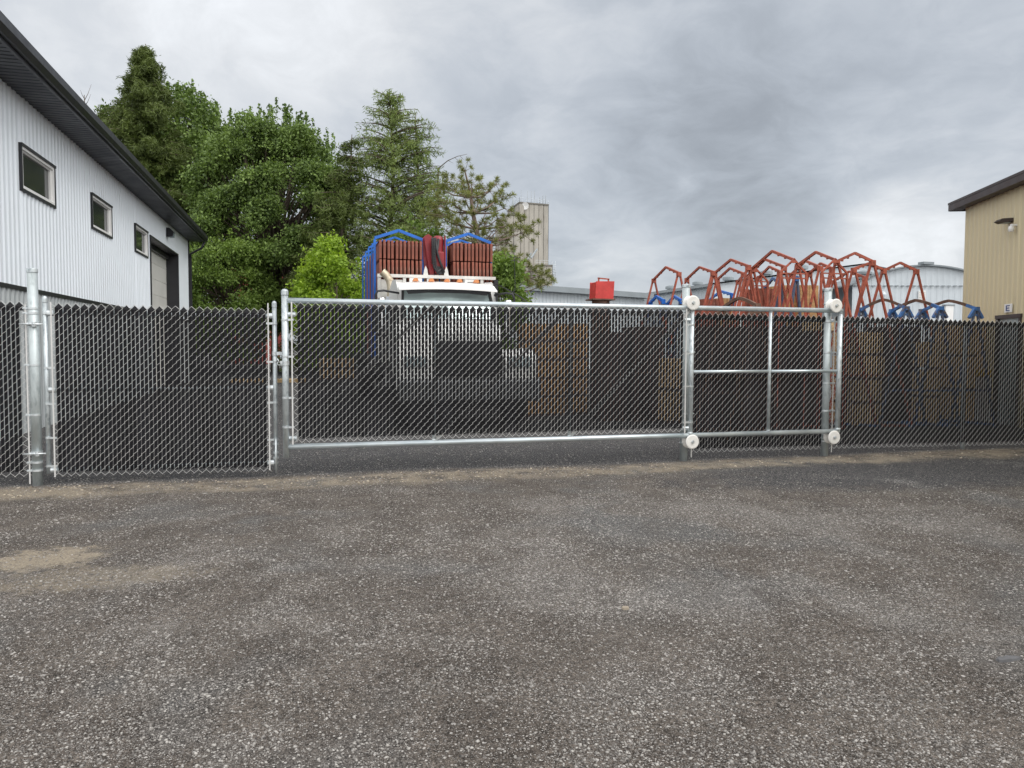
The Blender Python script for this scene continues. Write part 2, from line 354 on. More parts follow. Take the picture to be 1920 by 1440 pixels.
def stones(name, n, rmin, rmax, smin, smax, mat, label, flat=.55, seed=1, clump_lo=.22, ymax=9.6, ymin=0, spread=None):
    q = np.random.RandomState(seed)
    u = q.rand(n); r = 1/(1/rmax + u*(1/rmin-1/rmax)) if spread is None else rmin*(rmax/rmin)**u; a = YAW + (q.rand(n)-.5)*R(96)
    x = r*np.sin(a); y = r*np.cos(a); keep = (y < ymax) & (y > ymin); x, y = x[keep], y[keep]
    f = sum(np.sin(x*a1+y*b1+c1) for a1, b1, c1 in ((2.3, .7, 1), (-1.1, 3.1, 2), (4.7, 2.9, .5), (-5.3, 6.1, 4), (9.1, -3.7, 2.2), (3.3, 11.9, 5), (-13, 7.7, 1.3)))*.8
    for ex_, ey_, rx_, ry_, am in ((4.4, 5.6, 2.6, .9, 3.2), (1.0, 5.2, 1.6, .7, 1.6), (-.35, 4.2, .35, .22, 3.4), (3.1, 3.9, 1.5, .45, 2.0), (2.2, 7.0, 1.2, .5, 1.2), (.9, 3.0, .9, .3, 1.2), (5.8, 7.9, 2.6, .45, -3), (-1.7, 5.7, .6, .4, -3)): f = f+am*np.exp(-((x-ex_)/rx_)**2-((y-ey_)/ry_)**2)
    keep = q.rand(len(x)) < clump_lo+(1-clump_lo)/(1+np.exp(-f*1.5+.95)); x, y = x[keep], y[keep]; n = len(x)
    s = smin + (smax-smin)*q.rand(n)**3.6; s *= np.clip((x*x+y*y)**.5/4.5, 1, 1.25)
    base = np.array([(1, 0, 0), (0, 1, 0), (-1, 0, 0), (0, -1, 0), (.1, 0, 1), (0, 0, -1)], float)
    P = base[None]*(.65+.7*q.rand(n, 6, 1)); th = q.rand(n)*6.28; c, sn = np.cos(th)[:, None], np.sin(th)[:, None]
    ax = (.7+.6*q.rand(n))[:, None]
    px = P[..., 0]*ax; py = P[..., 1]; pz = P[..., 2]*flat
    til = (q.rand(n, 1)-.5)*.8; pz = pz+px*til
    V = np.stack([(px*c-py*sn)*s[:, None]+x[:, None], (px*sn+py*c)*s[:, None]+y[:, None], pz*s[:, None]+gh(x, y)[:, None]+s[:, None]*.12], -1).reshape(-1, 3)
    fc = np.array([(0, 1, 4), (1, 2, 4), (2, 3, 4), (3, 0, 4), (1, 0, 5), (2, 1, 5), (3, 2, 5), (0, 3, 5)])
    Fc = (np.arange(n)*6)[:, None, None]+fc[None]
    return tag(npmesh(name, V, Fc.reshape(-1, 3), mat), label, None, None, 'stuff')

def stonemat(name, lo, hi):
    m = bpy.data.materials.new(name); m.use_nodes = True; g = G(m.node_tree); p = m.node_tree.nodes['Principled BSDF']
    ri = g.new('ShaderNodeNewGeometry').outputs['Random Per Island']
    g.put(p.inputs['Base Color'], g.mix(g.m('POWER', ri, 1.6), lo, hi)); p.inputs['Roughness'].default_value = .9; return m
M['stone'] = stonemat('pale_gravel', (.11, .10, .092), (.43, .41, .385))
M['chips'] = stonemat('dark_asphalt_crumbs', (.05, .047, .045), (.20, .18, .165))
stones('gravel', 330000, 1.7, 9.6, .0018, .0095, 'stone', 'loose pale grey gravel chips scattered over the yard', seed=3, spread=1, clump_lo=.10)
stones('asphalt_crumbs', 26000, 1.7, 9.5, .002, .008, 'chips', 'dark crumbs of old asphalt lying over the yard', seed=5)

M['tanstone'] = stonemat('sandy_gravel', (.16, .13, .10), (.55, .48, .38))
stones('sandy_gravel', 60000, 7.0, 14, .003, .017, 'tanstone', 'sandy gravel clods lying in a strip along the foot of the fence', seed=9, ymin=8.33, ymax=8.95)
stones('yard_gravel', 60000, 8.5, 24, .004, .012, 'stone', 'pale gravel chips scattered on the dark ground behind the gate', seed=13, ymin=9.0, ymax=20)

def flat_lump(px, py, w_, d_, h_, mat, label, name, cat):
    p = on(px, py, 2, 0); q = random.Random(px); n = 14
    ring = [(math.cos(2*math.pi*i/n)*w_/2*(.75+.4*q.random()), math.sin(2*math.pi*i/n)*d_/2*(.75+.4*q.random())) for i in range(n)]
    m = MB(); z0 = gh(p.x, p.y)
    vs = [(p.x+a, p.y+b_, z0-.01) for a, b_ in ring]+[(p.x+a*.93, p.y+b_*.93, z0+h_*(.8+.4*q.random())) for a, b_ in ring]+[(p.x, p.y, z0+h_*1.1)]
    m.add(vs, [(i, (i+1) % n, n+(i+1) % n, n+i) for i in range(n)]+[(n+i, n+(i+1) % n, 2*n) for i in range(n)])
    return tag(m.build(name, mat), label, cat)
flat_lump(1890, 1237, .15, .05, .012, pmat('old_asphalt', (.12, .12, .125), .9, 0, .2, 30, .3, 200), 'flat grey slab of old asphalt at the far right of the gravel', 'asphalt_slab', 'asphalt piece')
flat_lump(1362, 1082, .05, .03, .014, 'chips', 'small dark asphalt lump near the middle right of the yard', 'asphalt_lump', 'asphalt piece')
flat_lump(1388, 1005, .09, .03, .016, 'chips', 'dark asphalt lump lying between the gate and the right foreground', 'asphalt_lump', 'asphalt piece')
flat_lump(1338, 912, .16, .06, .02, 'chips', 'dark broken asphalt lump just in front of the gate rollers', 'asphalt_lump', 'asphalt piece')
flat_lump(1172, 1142, .045, .03, .014, 'tanstone', 'small tan stone alone on the dark gravel right of centre', 'stone', 'stone')

# ------------------------------------------------------------------ chain link
DX, DZ = .0412, .0437
def fabric(parent, x0, x1, y, zb, nlev, slope=0, r=.0021, slats=True, sx0=None, sx1=None, topz=None):
    n = int(round((x1-x0)/DX)); n += n % 2; dx = (x1-x0)/n
    wires_v, wires_f = [], []; base = 0
    e, dz = .0020, .0042
    zf = lambda xx: zb + slope*(xx-x0)
    for i in range(n):
        pts = []
        for j in range(nlev+1):
            right = ((i+j+nlev) % 2) != 0     # peak at even columns
            xc = x0+dx*(i+1 if right else i); z = zf(xc)+j*DZ; sg = 1 if right else -1
            jx = (rnd.random()-.5)*.0012
            # arriving from below: coming from left -> in front (-y)
            ya = -.0058 if right else .0058
            if j > 0: pts.append((xc+sg*e+jx, y+ya, z-(dz if j < nlev else 0)))
            if j < nlev: pts.append((xc+sg*e+jx, y-ya, z+(dz if j > 0 else 0)))
        P = np.array(pts); T = np.zeros_like(P); T[1:-1] = P[2:]-P[:-2]; T[0] = P[1]-P[0]; T[-1] = P[-1]-P[-2]
        N = np.stack([-T[:, 2], np.zeros(len(P)), T[:, 0]], 1); N /= np.linalg.norm(N, axis=1)[:, None]+1e-9
        B = np.array([0, 1, 0.])[None]
        ring = np.stack([P+N*r, P+B*r, P-N*r, P-B*r], 1).reshape(-1, 3)
        m = len(P); a = (np.arange(m-1)*4)[:, None]; k = np.arange(4)[None]
        f = np.stack([a+k, a+(k+1) % 4, a+4+(k+1) % 4, a+4+k], -1).reshape(-1, 4)+base
        wires_v.append(ring); wires_f.append(f); base += len(ring)
    npmesh('wire_mesh', np.concatenate(wires_v), np.concatenate(wires_f), 'galvwire', parent, smooth=True)
    if slats:
        sx0 = x0 if sx0 is None else sx0; sx1 = x1 if sx1 is None else sx1
        m = MB(); lk = MB()
        for i in range(n):
            xa = x0+dx*i
            if xa < sx0-1e-4 or xa+dx > sx1+1e-4: continue
            xc = xa+dx/2+(rnd.random()-.5)*.0016; z = zf(xc); hw = .0159+rnd.random()*.0007; tl = (rnd.random()-.5)*.002
            z0, z1 = z+.045+rnd.random()*.008, z+nlev*DZ-.052
            vs = []
            for zz, sh in ((z0, -tl), (z1, tl)):
                vs += [(xc-hw+sh, y-.0009, zz), (xc+hw+sh, y-.0009, zz), (xc+hw+sh, y+.0009, zz), (xc-hw+sh, y+.0009, zz)]
            m.add(vs, [(0, 3, 2, 1), (4, 5, 6, 7), (0, 1, 5, 4), (1, 2, 6, 5), (2, 3, 7, 6), (3, 0, 4, 7)])
        for i in range(0, n+1, 2):
            xp = x0+dx*i
            if xp-.04 < sx0-.03 or xp+.04 > sx1+.03: continue
            zt = zf(xp)+nlev*DZ; hw = .0372
            lk.ext([(xp-hw, y+.0015, zt-.098), (xp+hw, y+.0015, zt-.098), (xp+hw, y+.0015, zt-.048), (xp, y+.0015, zt-.008), (xp-hw, y+.0015, zt-.048)], (0, .0022, 0))
        lk.add([(sx0, y-.0026, zf(sx0)+nlev*DZ-.053), (sx1, y-.0026, zf(sx1)+nlev*DZ-.053), (sx1, y-.0026, zf(sx1)+nlev*DZ-.049), (sx0, y-.0026, zf(sx0)+nlev*DZ-.049),
                (sx0, y-.0020, zf(sx0)+nlev*DZ-.053), (sx1, y-.0020, zf(sx1)+nlev*DZ-.053), (sx1, y-.0020, zf(sx1)+nlev*DZ-.049), (sx0, y-.0020, zf(sx0)+nlev*DZ-.049)],
               [(0, 1, 2, 3), (7, 6, 5, 4), (3, 2, 6, 7), (0, 4, 5, 1)])
        m.build('privacy_slats', 'slat', parent); lk.build('slat_top_lock', 'lock', parent)

def cap(m, x, y, z, r, dome=True):
    m.lathe((x, y, z), (0, 0, 1), [(-.03, r*1.12), (.012, r*1.12), (.022, r*1.02), (.035, r*.6), (.040, 0)] if dome else [(-.03, r*1.09), (.004, r*1.09), (.010, r*1.0), (.012, 0)], 20)
def band(parent, x, y, z, r, toward, dy=0):
    """pressed band round a pipe clamping a tension bar at x=toward"""
    m = MB(); m.lathe((x, y, z-.011), (0, 0, 1), [(0, r+.0006), (0, r+.004), (.022, r+.004), (.022, r+.0006)], 20)
    s_ = 1 if toward > x else -1
    m.b2((x+s_*(r-.004), y-r-.0035+.012, z-.011), (toward+s_*.022, y-r+.0005+.012, z+.011)) if dy == 0 else m.b2((x+s_*(r-.006), y-dy-.003, z-.011), (toward+s_*.022, y-dy+.003, z+.011))
    m.tube((toward+s_*.012, y-r-.010, z), (toward+s_*.012, y-r+.03, z), .006, 8)
    m.build('tension_band', 'band', parent)

FY = 9.08
# ---- fixed fence to the left of the hinge post
t = thing('chain_link_fence', (-5, FY, 0), 'short run of black slatted chain link fence left of the hinge post', 'fence')
fabric(t, -2.805-.0412*104, -2.805, FY-.02, .098, 42, 0, sx1=-2.865)
m = MB(); m.tube((-7.1, FY+.03, 1.865), (-2.8, FY+.03, 1.865), .021); m.build('top_rail', 'galv', t)
m = MB(); m.b2((-2.835, FY-.032, .02), (-2.822, FY-.027, 1.90)); m.build('tension_bar', 'galvwire', t)
for px_ in (-5.2, -7.1):
    m = MB(); m.tube((px_, FY+.05, 0), (px_, FY+.05, 1.86), .03); cap(m, px_, FY+.05, 1.86, .03); m.build('line_post', 'galv', t)

def big_post(name, x, top, label, cat='post', group=None):
    t = thing(name, (x, FY, 0), label, cat, group)
    m = MB(); m.tube((x, FY, -.05), (x, FY, top), .050, 24); m.build('pipe', 'galvdull', t)
    m = MB(); cap(m, x, FY, top, .050, False); m.build('post_cap', 'galv', t)
    m = MB(); q = random.Random(int(x*10)); n = 12
    return t
# ---- hinge post of the swing gate
t = big_post('hinge_post', -2.765, 2.265, 'tall thick galvanised post with bolted hinges at the far left')
for z in (1.86, 1.81, 1.27, .745, .245, .16, .62):
    if z in (.62,): continue
    band(t, -2.765, FY, z, .050, -2.83, dy=.03)
for z in (1.70, .345):
    m = MB(); m.lathe((-2.765, FY, z-.018), (0, 0, 1), [(0, .0505), (0, .056), (.036, .056), (.036, .0505)], 20)
    m.tube((-2.88, FY-.062, z-.005), (-2.66, FY-.062, z-.005), .009, 10)
    for xx in (-2.80, -2.765, -2.74): m.lathe((xx-.008, FY-.062, z-.005), (1, 0, 0), [(0, 0), (0, .019), (.013, .019), (.013, 0)], 6)
    m.lathe((-2.745, FY-.05, z-.03), (0, 0, 1), [(0, 0), (0, .024), (.05, .024), (.05, 0)], 14)
    m.build('hinge', 'band', t)

# ---- swing gate leaf
t = thing('swing_gate', (-1.5, FY, 0), 'closed swing gate of chain link with black slats beside the sliding gate', 'gate')
XL, XR = -2.655, -.355
for x, z0, z1 in ((XL, .12, 1.955), (XR, .07, 1.945)):
    m = MB(); m.tube((x, FY, z0), (x, FY, z1), .024, 18); cap(m, x, FY, z1, .024); m.build('stile', 'galv', t)
for z, nm in ((1.815, 'top_rail'), (1.005, 'middle_rail'), (.155, 'bottom_rail')):
    m = MB(); m.tube((XL, FY+.002, z), (XR, FY+.002, z), .021, 14); m.build(nm, 'galv', t)
    for x, s_ in ((XL, 1), (XR, -1)):
        m = MB(); m.lathe((x+s_*.02, FY, z), (s_, 0, 0), [(0, .0), (0, .032), (.06, .030), (.06, .0)], 14); m.build('rail_end', 'band', t)
fabric(t, -2.60, -.405, FY-.028, .088, 42, -.012, sx0=-2.575, sx1=-.43)
m = MB(); m.b2((-2.596, FY-.042, .085), (-2.582, FY-.036, 1.93)); m.build('tension_bar', 'galvwire', t)
m = MB(); m.b2((-.428, FY-.042, .075), (-.414, FY-.036, 1.955)); m.build('tension_bar', 'galvwire', t)
for z in (1.81, 1.24, .86, .50, .20): band(t, XL, FY, z, .024, -2.59, dy=.03)
for z in (1.73, 1.30, .84, .42, .155): band(t, XR, FY, z, .024, -.421, dy=.03)
m = MB(); m.tube((XR+.002, FY-.037, .04), (XR+.002, FY-.037, .42), .010, 10)
for z in (.36, .26, .20): m.lathe((XR, FY, z), (0, 0, 1), [(0, .0245), (0, .033), (.02, .033), (.02, .0245)], 14)
m.build('drop_rod', 'band', t)
m = MB(); m.lathe((XR, FY, 1.37), (0, 0, 1), [(0, .0245), (0, .031), (.045, .031), (.045, .0245)], 14)
m.b2((XR+.02, FY-.045, 1.375), (XR+.085, FY-.02, 1.412)); m.tube((XR+.066, FY-.033, 1.335), (XR+.066, FY-.033, 1.38), .009, 8); m.build('latch_fork', 'band', t)

# ---- sliding gate
GY = 8.96
t = thing('sliding_gate', (3.3, GY, .2), 'long cantilever sliding gate of galvanised pipe with black slatted mesh', 'gate')
ZT, ZB = 1.984, .346
XA, XB, XC = -.238, 4.765, 6.995
m = MB(); m.tube((XA, GY, .222), (XA, GY, 2.075), .036, 24); m.build('front_stile', 'galv', t)
m = MB(); cap(m, XA, GY, 2.075, .036); m.build('stile_cap', 'galv', t)
M['galvrail'] = pmat('galvanised_rail', (.60, .66, .69), .36, .6, .10, 5, .05, 60, col2=(.46, .54, .58), f2=(.48, .7), s2=2.2, stretch=(.6, 1, 1))
for z, nm in ((ZT, 'top_rail'), (ZB, 'bottom_rail')):
    m = MB(); m.tube((XA+.02, GY, z), (XC, GY, z), .0315, 20)
    m.lathe((XC, GY, z), (1, 0, 0), [(0, .0315), (.012, .027), (.018, 0)], 16)
    m.build(nm, 'galvrail', t)
for x, r_, nm in ((XB, .032, 'upright'), (XC-.012, .034, 'upright'), (1.433, .021, 'upright'), (3.12, .021, 'upright'), (5.91, .022, 'upright')):
    m = MB(); m.tube((x, GY, ZB+.028), (x, GY, ZT-.028), r_, 16)
    for z, s_ in ((ZB+.026, 1), (ZT-.026, -1)): m.lathe((x, GY, z), (0, 0, s_), [(0, r_*1.22), (.022, r_*1.02)], 16)
    m.build(nm, 'galv', t)
m = MB(); m.tube((XB+.03, GY, 1.167), (5.89, GY, 1.168), .021, 14); m.tube((5.93, GY, 1.168), (XC-.045, GY, 1.168), .021, 14); m.build('middle_rail', 'galvrail', t)
for a, b_ in ((XA+.03, 1.41), (1.455, 3.10), (3.14, XB-.03)):
    m = MB(); m.tube((a, GY+.012, ZB+.03), (b_, GY+.0, ZT-.03), .021, 12); m.build('brace', 'galvwire', t)
fabric(t, -.150, 4.672, GY-.034, .392, 36, .0015, sx0=-.125, sx1=4.66)
for x in (-.165, 4.665):
    m = MB(); m.b2((x-.008, GY-.050, .375), (x+.008, GY-.044, 1.968)); m.build('tension_bar', 'galvwire', t)
for z in (1.80, 1.39, .93, .60): band(t, XA, GY, z-.03, .036, -.168, dy=.036)
for z in (1.77, 1.40, .98, .52): band(t, XB, GY, z, .032, 4.668, dy=.036)
for x, s_ in ((XA, 1), (XB, -1)):
    for z in (1.83, .44):
        m = MB(); m.lathe((x+s_*.03, GY, z), (s_, 0, 0), [(0, 0), (0, .028), (.085, .026), (.085, 0)], 14); m.build('rail_end', 'galv', t)
m = MB(); m.lathe((XA, GY, 1.262), (0, 0, 1), [(0, .0365), (0, .043), (.05, .043), (.05, .0365)], 16)
m.b2((XA-.085, GY-.05, 1.265), (XA-.02, GY-.02, 1.272)); m.b2((XA-.085, GY-.05, 1.265), (XA-.078, GY-.02, 1.302)); m.b2((XA-.055, GY-.048, 1.28), (XA-.03, GY-.022, 1.312))
m.tube((XA-.062, GY-.035, 1.29), (XA-.085, GY-.035, 1.34), .006, 8)
m.build('latch_catch', 'band', t)

# ---- roller posts
for x, lab in ((4.74, 'thick galvanised roller post at the middle of the sliding gate'), (6.875, 'thick galvanised roller post behind the tail end of the sliding gate')):
    t = big_post('roller_post', x, 2.285, lab, 'post')
    for z in (2.047, .268):
        xr = x+(.012 if x < 5 else .0)-(0 if z > 1 else .0)+(.0 if z > 1 else .02)
        m = MB()
        m.lathe((xr, GY-.062, z), (0, 1, 0), [(0, .012), (0, .080), (.004, .090), (.010, .094), (.020, .092), (.036, .056), (.050, .034), (.074, .034), (.088, .056), (.104, .092), (.114, .094), (.120, .086), (.120, .0)], 36)
        o = m.build('roller', 'nylon', t)
        m = MB(); m.tube((xr, GY-.085, z), (xr, FY, z), .0115, 12)
        m.lathe((xr, GY-.066, z), (0, -1, 0), [(0, .020), (.003, .022), (.003, .0)], 20)
        m.lathe((xr, GY-.072, z), (0, -1, 0), [(0, .017), (.012, .017), (.012, 0)], 6)
        m.build('axle_bolt', 'band', o)
        m = MB(); m.b2((x-.045, FY-.064, z-.045), (x+.045, FY-.051, z+.045))
        for q in (-.03, .03):
            m.lathe((x, FY, z+q-.005), (0, 0, 1), [(0, .0505), (0, .060), (.010, .060), (.010, .0505)], 20)
            m.lathe((x-.052, FY-.066, z+q), (0, -1, 0), [(0, .011), (.014, .011), (.014, 0)], 6)
        m.build('roller_bracket', 'band', t)
# ---- fixed fence right of the gate
t = thing('chain_link_fence', (7, FY, 0), 'long run of black slatted chain link fence behind and right of the roller posts', 'fence')
fabric(t, 4.83, 4.83+DX*48, FY-.02, .104, 42, -.006, sx1=6.83)
fabric(t, 6.93, 6.93+DX*116, FY-.02, .094, 42, -.0125, sx0=6.985)
m = MB(); m.tube((4.75, FY+.03, 1.87), (11.72, FY+.03, 1.815), .021); m.build('top_rail', 'galv', t)
for x in (4.835, 6.965):
    m = MB(); m.b2((x-.0065, FY-.034, .045), (x+.0065, FY-.028, 1.90)); m.build('tension_bar', 'galvwire', t)
for z in (1.84, 1.42, 1.0, .62, .2):
    band(t, 6.875, FY, z, .0525, 6.965, dy=.03)
    if z in (1.42, .62): band(t, 4.74, FY, z, .0525, 4.835, dy=.03)
for x in (9.26, 11.66):
    m = MB(); m.tube((x, FY+.05, -.03), (x, FY+.05, 1.80), .031); cap(m, x, FY+.05, 1.80, .031); m.build('line_post', 'galv', t)

# ------------------------------------------------------------------ corrugated helper
def rib_profile(a0, a1, pitch, depth, w_top=.3, ramp=.12):
    """list of (a, offset) along an axis"""
    out = [(a0, 0.)]; k = math.floor(a0/pitch)
    while k*pitch < a1:
        for f, dd in ((.0, 0), (ramp, depth), (ramp+w_top, depth), (2*ramp+w_top, 0)):
            a = (k+f)*pitch
            if a0 < a < a1: out.append((a, dd))
        k += 1
    out.append((a1, 0.)); return out
def corr_y(m, x, y0, y1, z0, z1, pitch=.2, depth=.022, sgn=1):
    pr = rib_profile(y0, y1, pitch, depth); vs = []
    zz0 = z0 if callable(z0) else (lambda q: z0); zz1 = z1 if callable(z1) else (lambda q: z1)
    for a, o_ in pr: vs += [(x+sgn*o_, a, zz0(a)), (x+sgn*o_, a, zz1(a))]
    m.add(vs, [(2*i, 2*i+2, 2*i+3, 2*i+1) for i in range(len(pr)-1)])
def corr_x(m, y, x0, x1, z0, z1, pitch=.2, depth=.022):
    pr = rib_profile(x0, x1, pitch, depth); vs = []
    zz1 = z1 if callable(z1) else (lambda q: z1)
    for a, o_ in pr: vs += [(a, y-o_, z0), (a, y-o_, zz1(a))]
    m.add(vs, [(2*i, 2*i+2, 2*i+3, 2*i+1) for i in range(len(pr)-1)])

# ------------------------------------------------------------------ white warehouse at left
WX = -4.60; Y0, Y1 = 9.9, 33.4
b = thing('warehouse', (-12, 22, 0), 'white corrugated metal warehouse with black eaves at the left', 'building')
wins = [(14.55+.1, 16.35), (19.0, 20.72), (23.45, 25.1)]
dy0, dy1, dzt = 25.5, 30.6, 4.72
m = MB(); zt = 5.62
segs = sorted([(a, b_, 4.08, 4.78) for a, b_ in wins]+[(dy0, dy1, 0, dzt), (10.4, 12.2, 4.08, 4.78)])
cur = Y0
for a, b_, z0, z1 in segs:
    corr_y(m, WX, cur, a, 2.42, zt); corr_y(m, WX, a, b_, z1, zt)
    if z0 > 0: corr_y(m, WX, a, b_, 2.42, z0)
    cur = b_
corr_y(m, WX, cur, Y1, 2.42, zt)
# gable end walls and back
m.add([(WX, Y1, 0), (WX-16, Y1, 0), (WX-16, Y1, zt), (WX-8, Y1, zt+1.7), (WX, Y1, zt)], [(0, 1, 2, 3, 4)])
m.add([(WX, Y0, 0), (WX-16, Y0, 0), (WX-16, Y0, zt), (WX-8, Y0, zt+1.7), (WX, Y0, zt)], [(4, 3, 2, 1, 0)])
m.add([(WX-16, Y0, 0), (WX-16, Y1, 0), (WX-16, Y1, zt), (WX-16, Y0, zt)], [(0, 1, 2, 3)])
m.build('wall', 'siding', b)
m = MB(); corr_y(m, WX+.03, Y0, dy0-.06, 0, 2.36, .2, .03); corr_y(m, WX+.03, dy1+.06, Y1, 0, 2.36, .2, .03); m.build('wainscot', 'sidinggrey', b)
m = MB(); m.b2((WX, Y0, 2.36), (WX+.075, dy0-.06, 2.43)); m.b2((WX, dy1+.06, 2.36), (WX+.075, Y1, 2.43))
m.b2((WX-.02, Y1-.02, 0), (WX+.055, Y1+.05, zt)); m.build('trim', 'black', b)
m = MB(); m.b2((WX+.04, Y1+.02, 0), (WX+.13, Y1+.11, 4.95)); m.path([(WX+.085, Y1+.065, 4.9), (WX+.085, Y1+.065, 5.1), (WX+.5, Y1+.08, 5.35), (WX+.63, Y1+.08, 5.62)], .045, 8); m.build('downpipe', 'black', b)
for k, (a, b_) in enumerate(wins+[(10.4, 12.2)]):
    z0, z1 = 4.08, 4.78
    fr = MB()
    for p, q in (((WX-.10, a, z0), (WX+.035, b_, z0+.045)), ((WX-.10, a, z1-.045), (WX+.035, b_, z1)), ((WX-.10, a, z0+.045), (WX+.035, a+.045, z1-.045)), ((WX-.10, b_-.045, z0+.045), (WX+.035, b_, z1-.045))): fr.b2(p, q)
    for p, q in (((WX-.10, a+.045, z0+.045), (WX-.005, b_-.045, z0+.075)), ((WX-.10, a+.045, z1-.07), (WX-.005, b_-.045, z1-.045)), ((WX-.10, a+.045, z0+.075), (WX-.005, a+.07, z1-.07)), ((WX-.10, b_-.10, z0+.075), (WX-.005, b_-.045, z1-.07))): fr.b2(p, q)
    wo_ = fr.build('window', 'white', b)
    tr_ = MB()
    for p, q in (((WX-.0, a-.05, z0-.05), (WX+.045, b_+.05, z0)), ((WX, a-.05, z1), (WX+.06, b_+.05, z1+.045)), ((WX, a-.05, z0), (WX+.045, a-.003, z1)), ((WX, b_+.003, z0), (WX+.045, b_+.05, z1))): tr_.b2(p, q)
    tr_.build('window_trim', 'black', wo_)
    gl = MB(); gl.b2((WX-.05, a+.07, z0+.075), (WX-.04, b_-.10, z1-.07)); gl.build('pane', 'glass', wo_)
# garage door
m = MB()
nz = 9
for i in range(nz):
    za, zb_ = i*dzt/nz, (i+1)*dzt/nz-.012
    m.b2((WX-.42, dy0, za), (WX-.36, dy1, zb_)); m.b2((WX-.42, dy0, zb_), (WX-.385, dy1, zb_+.012))
dd = m.build('garage_door', 'cream', b)
m = MB(); m.b2((WX-.45, dy0-.06, 0), (WX+.06, dy0-.003, dzt+.06)); m.b2((WX-.45, dy1, 0), (WX+.06, dy1+.06, dzt+.06)); m.b2((WX-.45, dy0-.003, dzt), (WX+.06, dy1, dzt+.06)); m.b2((WX-.34, dy0+.003, dzt-.16), (WX-.24, dy1-.003, dzt-.003)); m.build('door_frame', 'black', dd)
# soffit with board grooves running across
m = MB(); pr = rib_profile(Y0-.3, Y1+.12, .155, .012, .72, .06); vs = []
for a, o_ in pr: vs += [(WX-.02, a, zt-o_), (WX+.63, a, zt-o_)]
m.add(vs, [(2*i, 2*i+1, 2*i+3, 2*i+2) for i in range(len(pr)-1)]); m.build('soffit', 'soffit', b)
m = MB(); m.b2((WX+.60, Y0-.3, zt-.03), (WX+.64, Y1+.13, zt+.24))
m.ext([(WX+.645, Y0-.3, zt+.02), (WX+.70, Y0-.3, zt+.02), (WX+.755, Y0-.3, zt+.10), (WX+.755, Y0-.3, zt+.20), (WX+.735, Y0-.3, zt+.20), (WX+.735, Y0-.3, zt+.11), (WX+.69, Y0-.3, zt+.04), (WX+.645, Y0-.3, zt+.04)], (0, Y1-Y0+.42, 0))
m.build('gutter', 'black', b)
m = MB(); xr_ = WX-8
m.add([(WX+.68, Y0-.3, zt+.25), (WX+.68, Y1+.14, zt+.25), (xr_, Y1+.14, zt+1.95), (xr_, Y0-.3, zt+1.95), (WX-16.7, Y1+.14, zt+.25), (WX-16.7, Y0-.3, zt+.25),
       (WX+.68, Y0-.3, zt+.31), (WX+.68, Y1+.14, zt+.31), (xr_, Y1+.14, zt+2.01), (xr_, Y0-.3, zt+2.01), (WX-16.7, Y1+.14, zt+.31), (WX-16.7, Y0-.3, zt+.31)],
      [(0, 1, 2, 3), (3, 2, 4, 5), (6, 9, 8, 7), (9, 11, 10, 8), (0, 6, 7, 1), (1, 7, 8, 2), (2, 8, 10, 4), (0, 3, 9, 6), (3, 5, 11, 9), (4, 10, 11, 5)]); m.build('roof', 'black', b)
lt = MB(); ly = 28.5
lt.ext([(WX+.03, ly-.14, 5.12), (WX+.03, ly-.14, 5.42), (WX+.12, ly-.14, 5.42), (WX+.26, ly-.14, 5.28), (WX+.22, ly-.14, 5.14)], (0, .28, 0)); lo = lt.build('wall_lamp', 'black', b)
m = MB(); m.ext([(WX+.10, ly-.10, 5.115), (WX+.21, ly-.10, 5.12), (WX+.262, ly-.10, 5.26), (WX+.25, ly-.10, 5.10), (WX+.12, ly-.10, 5.09)], (0, .20, 0)); m.build('lens', 'paleglass', lo)

# ------------------------------------------------------------------ tan building at right (its long eave wall runs towards the fence end)
TC = at(1803, 650, 16.8); TC.z = 0
ta = R(23.4); tu = Vector((-math.sin(ta), -math.cos(ta), 0)); tn = Vector((math.cos(ta), -math.sin(ta), 0))   # tu: along the wall to the near end, tn: into the building
b = thing('metal_building', tuple(TC+tn*5+tu*4), 'tan corrugated metal building with dark brown roof edge at the right', 'building')
def tw(px, py, off=0.0):
    d_ = ray(px, py); k = (TC-tn*off-CAM).dot(tn)/d_.dot(tn); return CAM+d_*k
def tl(px, py): return (tw(px, py)-TC).dot(tu), tw(px, py).z
ze = tl(1803, 392)[1]; TLEN = 16.0
dl0, dl1 = tl(1870, 600)[0], tl(1916, 600)[0]; dz = tl(1890, 590)[1]
def wl(l, o_, z): p = TC+tu*l-tn*o_; return (p.x, p.y, z)
def tcorr(m, l0, l1, z0, z1):
    pr = rib_profile(l0, l1, .19, .02); vs = []
    for a, o_ in pr: vs += [wl(a, o_, z0), wl(a, o_, z1)]
    m.add(vs, [(2*i, 2*i+2, 2*i+3, 2*i+1) for i in range(len(pr)-1)])
def tbox(m, l0, l1, o0, o1, z0, z1):
    vs = [wl(l, o_, z) for z in (z0, z1) for l, o_ in ((l0, o0), (l1, o0), (l1, o1), (l0, o1))]
    m.add(vs, [(0, 3, 2, 1), (4, 5, 6, 7), (0, 1, 5, 4), (1, 2, 6, 5), (2, 3, 7, 6), (3, 0, 4, 7)])
m = MB(); tcorr(m, 0, TLEN, dz, ze); tcorr(m, 0, dl0, 0, dz); tcorr(m, dl1, TLEN, 0, dz)
for l in (0, TLEN):
    a, b_, c_ = TC+tu*l, TC+tu*l+tn*7, TC+tu*l+tn*14
    m.add([(a.x, a.y, 0), (c_.x, c_.y, 0), (c_.x, c_.y, ze), (b_.x, b_.y, ze+1.4), (a.x, a.y, ze)], [(0, 1, 2, 3, 4)])
